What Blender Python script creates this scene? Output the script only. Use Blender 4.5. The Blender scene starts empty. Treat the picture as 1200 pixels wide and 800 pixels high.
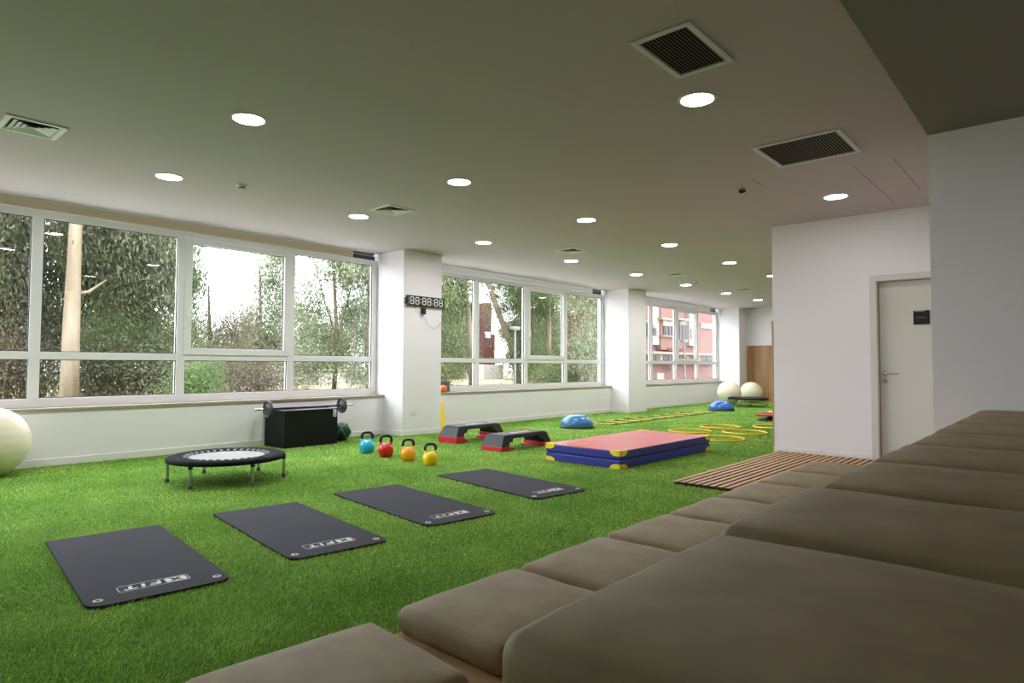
import bpy, bmesh, math, random
import numpy as np
from math import sin, cos, pi, radians, sqrt, hypot, atan2
from mathutils import Matrix, Vector

random.seed(7)
rng = np.random.default_rng(11)
scene = bpy.context.scene
C = scene.collection

# ------------------------------------------------------------------ camera
CAM_H = 1.05
F_PX, YAW, PITCH, ROLL = 746.69, 0.7267, 0.0369, 0.0039
cam_data = bpy.data.cameras.new('camera')
cam_data.sensor_width = 36.0
cam_data.lens = F_PX * 36.0 / 1200.0
cam_data.clip_start = 0.02
cam_data.clip_end = 400
cam = bpy.data.objects.new('camera', cam_data)
C.objects.link(cam)
fw = Vector((cos(PITCH) * cos(YAW), cos(PITCH) * sin(YAW), sin(PITCH)))
r0 = Vector((sin(YAW), -cos(YAW), 0))
u0 = r0.cross(fw)
rt = r0 * cos(ROLL) + u0 * sin(ROLL)
up = -r0 * sin(ROLL) + u0 * cos(ROLL)
cam.matrix_world = Matrix(((rt.x, up.x, -fw.x, 0), (rt.y, up.y, -fw.y, 0), (rt.z, up.z, -fw.z, CAM_H), (0, 0, 0, 1)))
scene.camera = cam

# ------------------------------------------------------------------ sky and exposure
SKY = 4.5
LAMP = 122.0            # window-side row; the other rows are dimmed
world = bpy.data.worlds.new('overcast_sky')
scene.world = world
world.use_nodes = True
bg = world.node_tree.nodes['Background']
bg.inputs[0].default_value = (0.90, 0.95, 1.0, 1)
bg.inputs[1].default_value = SKY
vs = scene.view_settings
vs.view_transform = 'Standard'
vs.look = 'None'
vs.gamma = 1.0
vs.use_curve_mapping = False
vs.exposure = 1.0

# ------------------------------------------------------------------ helpers
H = 2.757            # ceiling
D = 7.886            # inner face of the window wall
YP = 7.436           # front of the pillars
YW = 8.08            # front of the window frames
XD, YDE = 7.926, 2.784   # wall with the door, its free end
XR, YR = 5.44, 0.787     # near right wall
XF = 19.0            # far wall
XB, YB = -4.0, -1.3  # behind the camera


def srgb(r, g, b):
    def f(c):
        c /= 255.0
        return c / 12.92 if c <= 0.04045 else ((c + 0.055) / 1.055) ** 2.4
    return (f(r), f(g), f(b), 1.0)


def material(name, col, rough=0.5, metal=0.0, spec=0.5, noise=None, bump=None, emit=None, stretch=None, coat=0.0):
    """noise=(scale, second colour, contrast), bump=(scale, strength, distance)"""
    m = bpy.data.materials.new(name)
    m.use_nodes = True
    nt = m.node_tree
    b = nt.nodes['Principled BSDF']
    b.inputs['Base Color'].default_value = col
    b.inputs['Roughness'].default_value = rough
    b.inputs['Metallic'].default_value = metal
    b.inputs['Specular IOR Level'].default_value = spec
    b.inputs['Coat Weight'].default_value = coat
    if emit:
        b.inputs['Emission Color'].default_value = emit[0]
        b.inputs['Emission Strength'].default_value = emit[1]
    if noise or bump:
        tc = nt.nodes.new('ShaderNodeTexCoord')
        vec = tc.outputs['Object']
        if stretch:
            mp = nt.nodes.new('ShaderNodeMapping')
            mp.inputs['Scale'].default_value = stretch
            nt.links.new(vec, mp.inputs[0])
            vec = mp.outputs[0]
    if noise:
        n = nt.nodes.new('ShaderNodeTexNoise')
        n.inputs['Scale'].default_value = noise[0]
        n.inputs['Detail'].default_value = 5
        nt.links.new(vec, n.inputs['Vector'])
        rp = nt.nodes.new('ShaderNodeValToRGB')
        c = noise[2]
        rp.color_ramp.elements[0].position = 0.5 - c
        rp.color_ramp.elements[1].position = 0.5 + c
        rp.color_ramp.elements[0].color = col
        rp.color_ramp.elements[1].color = noise[1]
        nt.links.new(n.outputs['Fac'], rp.inputs[0])
        nt.links.new(rp.outputs[0], b.inputs['Base Color'])
    if bump:
        n2 = nt.nodes.new('ShaderNodeTexNoise')
        n2.inputs['Scale'].default_value = bump[0]
        n2.inputs['Detail'].default_value = 4
        nt.links.new(vec, n2.inputs['Vector'])
        bp = nt.nodes.new('ShaderNodeBump')
        bp.inputs['Strength'].default_value = bump[1]
        bp.inputs['Distance'].default_value = bump[2]
        nt.links.new(n2.outputs['Fac'], bp.inputs['Height'])
        nt.links.new(bp.outputs[0], b.inputs['Normal'])
    return m


def leaf_material(name, c1, c2, attr=True, rough=0.55, trans=0.35):
    m = bpy.data.materials.new(name)
    m.use_nodes = True
    nt = m.node_tree
    b = nt.nodes['Principled BSDF']
    out = nt.nodes['Material Output']
    a = nt.nodes.new('ShaderNodeAttribute')
    a.attribute_name = 'shade'
    rp = nt.nodes.new('ShaderNodeValToRGB')
    rp.color_ramp.elements[0].color = c1
    rp.color_ramp.elements[1].color = c2
    nt.links.new(a.outputs['Fac'], rp.inputs[0])
    nt.links.new(rp.outputs[0], b.inputs['Base Color'])
    b.inputs['Roughness'].default_value = rough
    b.inputs['Specular IOR Level'].default_value = 0.25
    t = nt.nodes.new('ShaderNodeBsdfTranslucent')
    nt.links.new(rp.outputs[0], t.inputs[0])
    mx = nt.nodes.new('ShaderNodeMixShader')
    mx.inputs[0].default_value = trans
    nt.links.new(b.outputs[0], mx.inputs[1])
    nt.links.new(t.outputs[0], mx.inputs[2])
    nt.links.new(mx.outputs[0], out.inputs[0])
    return m


def glass_material():
    m = bpy.data.materials.new('window_glass')
    m.use_nodes = True
    nt = m.node_tree
    nt.nodes.remove(nt.nodes['Principled BSDF'])
    out = nt.nodes['Material Output']
    tr = nt.nodes.new('ShaderNodeBsdfTransparent')
    tr.inputs[0].default_value = (0.97, 0.985, 0.975, 1)
    gl = nt.nodes.new('ShaderNodeBsdfGlossy')
    gl.inputs['Roughness'].default_value = 0.0
    fr = nt.nodes.new('ShaderNodeFresnel')
    fr.inputs[0].default_value = 1.52
    ge = nt.nodes.new('ShaderNodeNewGeometry')
    inv = nt.nodes.new('ShaderNodeMath')
    inv.operation = 'SUBTRACT'
    inv.inputs[0].default_value = 1.0
    nt.links.new(ge.outputs['Backfacing'], inv.inputs[1])
    mu = nt.nodes.new('ShaderNodeMath')
    mu.operation = 'MULTIPLY'
    nt.links.new(fr.outputs[0], mu.inputs[0])
    nt.links.new(inv.outputs[0], mu.inputs[1])
    mx = nt.nodes.new('ShaderNodeMixShader')
    nt.links.new(mu.outputs[0], mx.inputs[0])
    nt.links.new(tr.outputs[0], mx.inputs[1])
    nt.links.new(gl.outputs[0], mx.inputs[2])
    nt.links.new(mx.outputs[0], out.inputs[0])
    return m


class MB:
    """collects shapes for one mesh object"""
    def __init__(self):
        self.v = []
        self.f = []

    def add(self, vs_, fs_):
        o = len(self.v)
        self.v += [tuple(p) for p in vs_]
        self.f += [tuple(i + o for i in f) for f in fs_]
        return self

    def box(self, x0, x1, y0, y1, z0, z1):
        return self.add([(x0, y0, z0), (x1, y0, z0), (x1, y1, z0), (x0, y1, z0), (x0, y0, z1), (x1, y0, z1), (x1, y1, z1), (x0, y1, z1)],
                        [(0, 3, 2, 1), (4, 5, 6, 7), (0, 1, 5, 4), (1, 2, 6, 5), (2, 3, 7, 6), (3, 0, 4, 7)])

    def prism(self, poly, z0, z1, fn=None):
        """poly counter-clockwise in (a,b); fn maps (a,b,c) to xyz"""
        fn = fn or (lambda a, b, c: (a, b, c))
        n = len(poly)
        vs_ = [fn(a, b, z0) for a, b in poly] + [fn(a, b, z1) for a, b in poly]
        fs_ = [tuple(range(n - 1, -1, -1)), tuple(range(n, 2 * n))] + [(i, (i + 1) % n, n + (i + 1) % n, n + i) for i in range(n)]
        return self.add(vs_, fs_)

    def lathe(self, prof, n=24, center=(0, 0, 0), axis='z', cap=True):
        """prof: list of (radius, height)"""
        def P(r, hh, a):
            if axis == 'z':
                q = (r * cos(a), r * sin(a), hh)
            elif axis == 'x':
                q = (hh, r * cos(a), r * sin(a))
            else:
                q = (r * sin(a), hh, r * cos(a))
            return tuple(q[i] + center[i] for i in range(3))
        vs_ = [P(r, hh, 2 * pi * k / n) for r, hh in prof for k in range(n)]
        fs_ = []
        for i in range(len(prof) - 1):
            for k in range(n):
                fs_.append((i * n + k, i * n + (k + 1) % n, (i + 1) * n + (k + 1) % n, (i + 1) * n + k))
        if cap:
            fs_.append(tuple(range(n - 1, -1, -1)))
            fs_.append(tuple((len(prof) - 1) * n + k for k in range(n)))
        return self.add(vs_, fs_)

    def tube(self, pts, r, n=8, closed=False, r2=None):
        pts = [Vector(p) for p in pts]
        m = len(pts)
        rr = r if isinstance(r, (list, tuple)) else [r] * m
        vs_, fs_ = [], []
        ref = None
        for i, p in enumerate(pts):
            a = pts[(i - 1) % m] if (closed or i > 0) else p
            b = pts[(i + 1) % m] if (closed or i < m - 1) else p
            d = (b - a).normalized()
            if ref is None:
                ref = Vector((0, 0, 1)) if abs(d.z) < 0.9 else Vector((1, 0, 0))
            s = d.cross(ref)
            if s.length < 1e-5:
                s = d.orthogonal()
            s.normalize()
            t = s.cross(d).normalized()
            ref = t
            for k in range(n):
                a_ = 2 * pi * k / n
                vs_.append(p + s * (rr[i] * cos(a_)) + t * (rr[i] * sin(a_)))
        for i in range(m if closed else m - 1):
            j = (i + 1) % m
            for k in range(n):
                fs_.append((i * n + k, i * n + (k + 1) % n, j * n + (k + 1) % n, j * n + k))
        if not closed:
            fs_.append(tuple(range(n - 1, -1, -1)))
            fs_.append(tuple((m - 1) * n + k for k in range(n)))
        return self.add(vs_, fs_)

    def build(self, name, mat, parent=None, smooth=False, bevel=0.0, loc=None, rotz=0.0, seg=2):
        me = bpy.data.meshes.new(name)
        me.from_pydata(self.v, [], self.f)
        bm = bmesh.new()
        bm.from_mesh(me)
        bmesh.ops.recalc_face_normals(bm, faces=bm.faces)
        bm.to_mesh(me)
        bm.free()
        me.materials.append(M[mat])
        if smooth:
            me.polygons.foreach_set('use_smooth', [True] * len(me.polygons))
            if smooth != 'all':
                me.set_sharp_from_angle(angle=radians(40))
        o = bpy.data.objects.new(name, me)
        C.objects.link(o)
        if parent:
            o.parent = parent
        if loc:
            o.location = loc
        if rotz:
            o.rotation_euler = (0, 0, rotz)
        if bevel:
            b = o.modifiers.new('bevel', 'BEVEL')
            b.width = bevel
            b.segments = seg
            b.limit_method = 'ANGLE'
            b.harden_normals = False
        return o


def tag(o, label=None, cat=None, group=None, kind=None):
    if label:
        o['label'] = label
    if cat:
        o['category'] = cat
    if group:
        o['group'] = group
    if kind:
        o['kind'] = kind
    return o


def empty(name, loc, rotz=0.0):
    o = bpy.data.objects.new(name, None)
    o.empty_display_size = 0.1
    C.objects.link(o)
    o.location = loc
    o.rotation_euler = (0, 0, rotz)
    return o


def copy_tree(o, parent=None):
    c = o.copy()
    C.objects.link(c)
    c.parent = parent
    for ch in list(o.children):
        copy_tree(ch, c)
    return c


def rrect(w, hgt, r, n=5, cx=0.0, cy=0.0, rs=None):
    """rounded rectangle, counter-clockwise, r per corner starting at +x+y"""
    rs = rs or [r] * 4
    out = []
    for (sx, sy), a0, rr in zip(((1, 1), (-1, 1), (-1, -1), (1, -1)), (0, pi / 2, pi, 3 * pi / 2), rs):
        x, y = cx + sx * (w / 2 - rr), cy + sy * (hgt / 2 - rr)
        for k in range(n + 1):
            a = a0 + pi / 2 * k / n
            out.append((x + rr * cos(a), y + rr * sin(a)))
    return out


def fast_mesh(name, verts, nper, shade=None):
    """verts (N,nper,3): N separate polygons of nper corners"""
    N = verts.shape[0]
    me = bpy.data.meshes.new(name)
    me.vertices.add(N * nper)
    me.vertices.foreach_set('co', verts.reshape(-1).astype(np.float32))
    me.loops.add(N * nper)
    me.loops.foreach_set('vertex_index', np.arange(N * nper, dtype=np.int32))
    me.polygons.add(N)
    me.polygons.foreach_set('loop_start', np.arange(0, N * nper, nper, dtype=np.int32))
    if shade is not None:
        at = me.attributes.new('shade', 'FLOAT', 'POINT')
        at.data.foreach_set('value', np.repeat(shade, nper).astype(np.float32))
    me.update(calc_edges=True)
    return me


# ------------------------------------------------------------------ materials
M = {}
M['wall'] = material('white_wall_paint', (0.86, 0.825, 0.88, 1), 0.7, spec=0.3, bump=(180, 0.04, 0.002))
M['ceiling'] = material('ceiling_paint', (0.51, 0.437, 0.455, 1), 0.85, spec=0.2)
M['soffit'] = material('taupe_soffit', (0.23, 0.21, 0.19, 1), 0.85, spec=0.2)  # base colour darker than the main ceiling
M['base'] = material('baseboard_paint', (0.82, 0.82, 0.81, 1), 0.5)
M['alu'] = material('white_lacquered_aluminium', (0.82, 0.82, 0.84, 1), 0.35, spec=0.5)
M['gasket'] = material('black_gasket', (0.015, 0.015, 0.017, 1), 0.6)
M['glass'] = glass_material()
M['stone'] = material('beige_stone_sill', (0.30, 0.255, 0.19, 1), 0.55, noise=(14, (0.37, 0.32, 0.25, 1), 0.3))
M['blind_tan'] = material('tan_blind_cassette', (0.46, 0.38, 0.25, 1), 0.6)
M['blind_grey'] = material('pale_grey_blind_cassette', (0.72, 0.71, 0.72, 1), 0.6)
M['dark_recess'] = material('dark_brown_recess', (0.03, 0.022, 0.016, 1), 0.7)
M['soil'] = material('turf_backing', (0.085, 0.20, 0.03, 1), 0.95, spec=0.1, noise=(30, (0.12, 0.26, 0.04, 1), 0.25))
M['turf'] = leaf_material('turf_blades', (0.115, 0.28, 0.03, 1), (0.66, 0.90, 0.22, 1), rough=0.6, trans=0.25)
M['oak'] = material('oak_veneer', srgb(176, 133, 88), 0.5, noise=(3.2, srgb(139, 98, 60), 0.22), stretch=(2.2, 2.2, 0.14))
M['oak_flat'] = material('oak_slats', srgb(206, 166, 124), 0.55, noise=(7, srgb(188, 144, 102), 0.25), stretch=(0.12, 3, 3))
M['ply'] = material('birch_plywood', srgb(196, 165, 120), 0.6, noise=(6, srgb(176, 143, 98), 0.3), stretch=(0.3, 3, 3))
M['gap'] = material('dark_gap', (0.02, 0.012, 0.008, 1), 0.9)
M['leather'] = material('taupe_leatherette', srgb(162, 144, 114), 0.55, spec=0.3, noise=(9, srgb(143, 126, 98), 0.2), bump=(55, 0.10, 0.004))
M['doorpaint'] = material('door_lacquer', (0.66, 0.65, 0.60, 1), 0.45)
M['steel'] = material('brushed_steel', (0.42, 0.42, 0.41, 1), 0.32, metal=1.0)
M['chrome'] = material('chrome', (0.75, 0.75, 0.75, 1), 0.18, metal=1.0)
M['sign'] = material('dark_sign_plastic', (0.012, 0.013, 0.012, 1), 0.35)
M['mat'] = material('charcoal_foam', srgb(57, 56, 67), 0.8, spec=0.15, noise=(4, srgb(52, 51, 62), 0.3), bump=(320, 0.22, 0.002))
M['matside'] = material('black_foam_edge', (0.012, 0.012, 0.014, 1), 0.8)
M['print'] = material('white_print', (0.72, 0.72, 0.74, 1), 0.6)
M['printdim'] = material('pale_grey_print', (0.34, 0.34, 0.36, 1), 0.6)
M['black'] = material('black_plastic', (0.012, 0.012, 0.014, 1), 0.45)
M['blackpaint'] = material('black_painted_wood', (0.006, 0.006, 0.007, 1), 0.5, spec=0.2, noise=(3, (0.008, 0.008, 0.009, 1), 0.3))
M['iron'] = material('cast_iron_plate', (0.035, 0.036, 0.04, 1), 0.45, spec=0.6)
M['rubber'] = material('grey_rubber', (0.11, 0.115, 0.12, 1), 0.7)
M['skirt'] = material('black_skirt_fabric', (0.010, 0.010, 0.013, 1), 0.9, spec=0.12, bump=(30, 0.6, 0.02))
M['jump'] = material('pale_grey_jumping_mat', (0.28, 0.275, 0.285, 1), 0.6, noise=(5, (0.24, 0.24, 0.25, 1), 0.3))
M['jumpdark'] = material('black_jumping_mat', (0.03, 0.028, 0.033, 1), 0.55)
M['ivory'] = material('ivory_vinyl', srgb(231, 223, 200), 0.42, spec=0.4)
M['kb_blue'] = material('cyan_vinyl', srgb(34, 175, 222), 0.25, coat=0.3)
M['kb_red'] = material('red_vinyl', srgb(205, 14, 24), 0.25, coat=0.3)
M['kb_orange'] = material('amber_vinyl', srgb(250, 170, 15), 0.25, coat=0.3)
M['kb_yellow'] = material('lemon_vinyl', srgb(250, 212, 10), 0.25, coat=0.3)
M['gloss_black'] = material('gloss_black_handle', (0.010, 0.010, 0.010, 1), 0.22)
M['step_dark'] = material('slate_step_plastic', srgb(38, 40, 48), 0.55, bump=(90, 0.2, 0.004))
M['step_top'] = material('black_step_rubber', (0.016, 0.016, 0.017, 1), 0.6, bump=(200, 0.3, 0.003))
M['step_red'] = material('red_riser_plastic', srgb(205, 30, 52), 0.4)
M['pink'] = material('salmon_red_vinyl', srgb(208, 92, 92), 0.36, spec=0.45, bump=(4, 0.10, 0.02))
M['blue'] = material('royal_blue_vinyl', srgb(43, 50, 150), 0.4, spec=0.4, bump=(60, 0.15, 0.004))
M['seamblue'] = material('navy_seam', srgb(18, 20, 66), 0.6)
M['yellow'] = material('yellow_vinyl', srgb(255, 222, 40), 0.4)
M['bosu'] = material('blue_dome_rubber', srgb(40, 112, 165), 0.28, spec=0.6)
M['bosu2'] = material('bright_blue_dome_rubber', srgb(22, 98, 190), 0.25, spec=0.6)
M['hoop'] = material('yellow_hoop_plastic', srgb(246, 205, 12), 0.35)
M['green'] = material('green_rubber', srgb(20, 105, 72), 0.5)
M['orange'] = material('orange_plastic', srgb(245, 110, 10), 0.45)
M['purple'] = material('greyish_purple_frame', srgb(122, 116, 140), 0.5)
M['bark'] = material('pale_eucalyptus_bark', srgb(138, 126, 108), 0.85, noise=(2.2, srgb(92, 76, 58), 0.22), stretch=(1.5, 1.5, 0.25))
M['darkbark'] = material('brown_bark', srgb(98, 82, 66), 0.9, noise=(4, srgb(66, 54, 42), 0.3))
M['lf_dark'] = leaf_material('dark_leaves', srgb(58, 62, 46), srgb(122, 124, 100))
M['lf_mid'] = leaf_material('green_leaves', srgb(62, 76, 46), srgb(132, 142, 100))
M['lf_pale'] = leaf_material('pale_leaves', srgb(88, 98, 72), srgb(160, 166, 136))
M['lf_green'] = leaf_material('bright_green_leaves', srgb(50, 72, 38), srgb(108, 132, 76))
M['lf_brown'] = leaf_material('dry_brown_leaves', srgb(70, 63, 50), srgb(122, 113, 92))
M['ground'] = material('dry_grass_ground', srgb(112, 104, 72), 0.95, noise=(0.35, srgb(138, 120, 92), 0.2))
M['salmon'] = material('salmon_render', srgb(110, 77, 71), 0.85, noise=(0.6, srgb(105, 72, 67), 0.3))
M['palepink'] = material('pale_pink_render', srgb(134, 123, 118), 0.85)
M['cornice'] = material('cream_cornice', srgb(126, 108, 99), 0.8)
M['darkglass'] = material('dark_window_glass', srgb(40, 36, 35), 0.4, spec=0.2)
M['shutter'] = material('grey_shutter', srgb(96, 94, 94), 0.6)
M['brickred'] = material('brick_red_render', srgb(76, 40, 37), 0.8)
M['whitewall'] = material('white_garden_wall', srgb(170, 165, 160), 0.85)
M['lampgrey'] = material('grey_lamp_metal', srgb(96, 100, 106), 0.45, metal=0.3)
M['lamp'] = material('lit_diffuser', (0.9, 0.9, 0.88, 1), 0.5, emit=((1.0, 0.975, 0.985, 1), LAMP))
M['lamp_mid'] = material('lit_diffuser_middle_row', (0.9, 0.9, 0.88, 1), 0.5, emit=((1.0, 0.965, 0.935, 1), LAMP * 0.46))
M['lamp_dim'] = material('lit_diffuser_door_row', (0.9, 0.9, 0.88, 1), 0.5, emit=((1.0, 0.955, 0.91, 1), LAMP * 0.225))
M['ventwhite'] = material('vent_paint', (0.62, 0.62, 0.59, 1), 0.5)
M['ventdark'] = material('vent_slat_metal', (0.34, 0.32, 0.28, 1), 0.5)
M['socket'] = material('white_plastic', (0.80, 0.80, 0.80, 1), 0.35)
M['wire'] = material('grey_wire', (0.25, 0.25, 0.25, 1), 0.5)
M['bounce'] = material('pale_bounce_slab', (0.52, 0.50, 0.48, 1), 0.9, noise=(2, (0.46, 0.45, 0.43, 1), 0.3))
M['eyelet'] = material('pale_metal_eyelet', (0.55, 0.55, 0.57, 1), 0.5)
M['faded'] = material('faded_pale_print', srgb(238, 160, 148), 0.5)
M['doorshade'] = material('door_rebate_shadow_strip', (0.30, 0.28, 0.24, 1), 0.6)
M['digit'] = material('pale_led_segments', (0.85, 0.86, 0.86, 1), 0.4)

# ------------------------------------------------------------------ the shell
tag(MB().box(XB - 0.2, XF + 0.2, YB - 0.2, D + 0.05, -0.2, 0).build('floor', 'soil'),
    'green floor under the artificial turf', 'floor', kind='structure')
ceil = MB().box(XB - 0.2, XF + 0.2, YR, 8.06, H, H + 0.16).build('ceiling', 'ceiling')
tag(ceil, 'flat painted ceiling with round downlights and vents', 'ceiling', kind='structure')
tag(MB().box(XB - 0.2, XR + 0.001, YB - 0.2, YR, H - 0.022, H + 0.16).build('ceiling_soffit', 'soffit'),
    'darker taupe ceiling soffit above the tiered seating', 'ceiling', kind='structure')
edge = MB().box(XB, XF, 8.055, 8.062, H - 0.006, H + 0.02)
tag(edge.build('trim_1', 'base'), 'thin white edge strip where ceiling meets the blind recess', 'trim', kind='structure')
for (x0, y0, x1, y1) in ((5.95, 1.40, 7.547, 1.403), (5.909, 1.103, 7.174, 1.098), (7.434, 2.221, 7.82, 2.216), (5.77, 2.2, 6.125, 2.197)):
    MB().box(x0, x1, y0 - 0.0015, y0 + 0.0015, H - 0.0012, H + 0.01).build('joint', 'gap', ceil)

# window wall: low parapet, strip above the windows, pillars
wl = empty('wall_left', (0, D, 0))
tag(wl, 'white wall under the long row of windows', 'wall', kind='structure')
MB().box(XB, XF, 0, 0.36, -0.1, 0.56).build('parapet', 'wall', wl)
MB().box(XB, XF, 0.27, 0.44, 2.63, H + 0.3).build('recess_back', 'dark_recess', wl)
for x0, x1 in ((5.948, 6.70), (12.242, 13.012), (18.40, XF)):
    MB().box(x0 + 0.002, x1 - 0.002, 0.0, 0.36, 0.5, H + 0.02).build('pier', 'wall', wl)
MB().box(XB, -2.9, 0.0, 0.36, 0.5, H + 0.02).build('pier', 'wall', wl)
pl = ['white square pillar with the digital clock', 'plain white pillar between second and third windows', 'white pillar in the far corner behind the exercise balls']
for (x0, x1), lb in zip(((5.948, 6.70), (12.242, 13.012), (18.40, XF)), pl):
    p = empty('pillar', ((x0 + x1) / 2, (YP + D) / 2, 0))
    w, d = (x1 - x0) / 2, (D - YP) / 2 + 0.1
    MB().box(-w, w, -d + 0.1, d, 0, H + 0.02).build('shaft', 'wall', p)
    MB().box(-w - 0.008, w + 0.008, -d + 0.092, d, 0, 0.075).build('baseboard', 'base', p, bevel=0.003)
    tag(p, lb, 'pillar', kind='structure')
bl = MB()
for x0, x1 in ((XB, 5.94), (6.71, 12.234), (13.02, 18.392)):
    bl.box(x0, x1, D - 0.012, D + 0.01, 0, 0.075)
tag(bl.build('baseboard_left', 'base', bevel=0.003), 'low white baseboard along the window wall', 'baseboard', kind='structure')

# right-hand walls
tag(MB().box(XR, XD + 0.1, YB, YR, 0, H + 0.02).build('wall_right', 'wall'), 'plain white wall at the end of the tiered seating', 'wall', kind='structure')
wd = MB()
DJ0, DJ1, DZ = 1.665, 0.80, 2.0      # door opening from DJ1 to DJ0
wd.box(XD, XD + 0.18, DJ0, YDE, 0, H + 0.02).box(XD, XD + 0.18, YB, DJ0, DZ, H + 0.02)
wd.box(XD + 0.18, XF, 2.55, YDE - 0.02, 0, H + 0.02)
tag(wd.build('wall_door_side', 'wall'), 'white wall with the door', 'wall', kind='structure')
tag(MB().box(XD - 0.005, XF - 0.4, YDE - 0.004, YDE + 0.012, 0.0, 1.60).build('trim_2', 'ply'), 'oak cladding on the end of the door wall', 'trim', kind='structure')
tag(MB().box(XD - 0.012, XD + 0.01, DJ0 + 0.09, YDE, 0, 0.075).build('baseboard_right', 'base', bevel=0.003), 'low white baseboard under the door wall', 'baseboard', kind='structure')
tag(MB().box(XF, XF + 0.2, YB, 8.4, 0, H + 0.2).build('wall_far', 'wall'), 'white far end wall above the oak panel', 'wall', kind='structure')
tag(MB().box(XF - 0.03, XF, 2.9, 7.43, 0, 1.655).build('trim_3', 'oak', bevel=0.003), 'tall oak veneer panel on the far wall behind the balls', 'trim', kind='structure')
tag(MB().box(XB - 0.2, XB, YB, 8.4, 0, H + 0.2).build('wall_back', 'wall'), 'white end wall behind the camera', 'wall', kind='structure')
tag(MB().box(XB, XR, YB - 0.2, YB, 0, H + 0.2).build('wall_seating_side', 'wall'), 'white side wall behind the tiered seating', 'wall', kind='structure')

# door
dr = empty('door_1', (XD, (DJ0 + DJ1) / 2, 0))
dw = (DJ0 - DJ1) / 2
tag(dr, 'white room door with lever handle and dark sign', 'door', kind='structure')
fr = MB().box(-0.014, 0.14, dw - 0.01, dw + 0.055, 0, DZ + 0.055).box(-0.014, 0.14, -dw - 0.055, -dw + 0.01, 0, DZ + 0.055).box(-0.014, 0.14, -dw + 0.01, dw - 0.01, DZ - 0.01, DZ + 0.055)
fr.build('door_frame', 'doorpaint', dr, bevel=0.003)
leaf = MB().box(0.075, 0.115, -dw + 0.012, dw - 0.012, 0.006, DZ - 0.012).build('door_leaf', 'doorpaint', dr, bevel=0.002)
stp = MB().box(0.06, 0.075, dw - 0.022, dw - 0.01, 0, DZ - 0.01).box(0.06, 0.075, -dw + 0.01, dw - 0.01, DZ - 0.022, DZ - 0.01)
stp.build('door_stop_shadow', 'doorshade', dr)  # soft rebate shadow put into the grey-tan colour of this strip
ly = dw - 0.065
hd = MB().lathe([(0.026, 0.063), (0.026, 0.075)], 20, (0, ly, 0.975), 'x').tube([(0.065, ly, 0.975), (0.03, ly, 0.975), (0.024, ly - 0.012, 0.975), (0.024, ly - 0.14, 0.972)], 0.0095, 8)
hd.build('door_handle', 'steel', dr, smooth=True)
MB().lathe([(0.025, 0.066), (0.025, 0.075)], 20, (0, ly, 0.888), 'x').lathe([(0.009, 0.06), (0.009, 0.07)], 12, (0, ly, 0.888), 'x').build('keyhole_escutcheon', 'steel', dr, smooth=True)
sy = 1.245 - (DJ0 + DJ1) / 2
sg = MB().prism(rrect(0.15, 0.15, 0.008), 0, 0.014, lambda a, b, c: (0.075 - c, sy - a, 1.575 + b)).build('sign_plate', 'sign', dr)
MB().box(0.056, 0.066, sy - 0.03, sy + 0.06, 1.638, 1.648).build('sign_clip', 'steel', sg)
tl = MB()
xx = sy + 0.045
for wv in (0.010, 0.007, 0.010, 0.006, 0.009, 0.012, 0.008, 0.010):
    tl.box(0.0602, 0.062, xx - wv, xx, 1.573, 1.579)
    xx -= wv + 0.002
tl.build('sign_line', 'printdim', sg)


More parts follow.
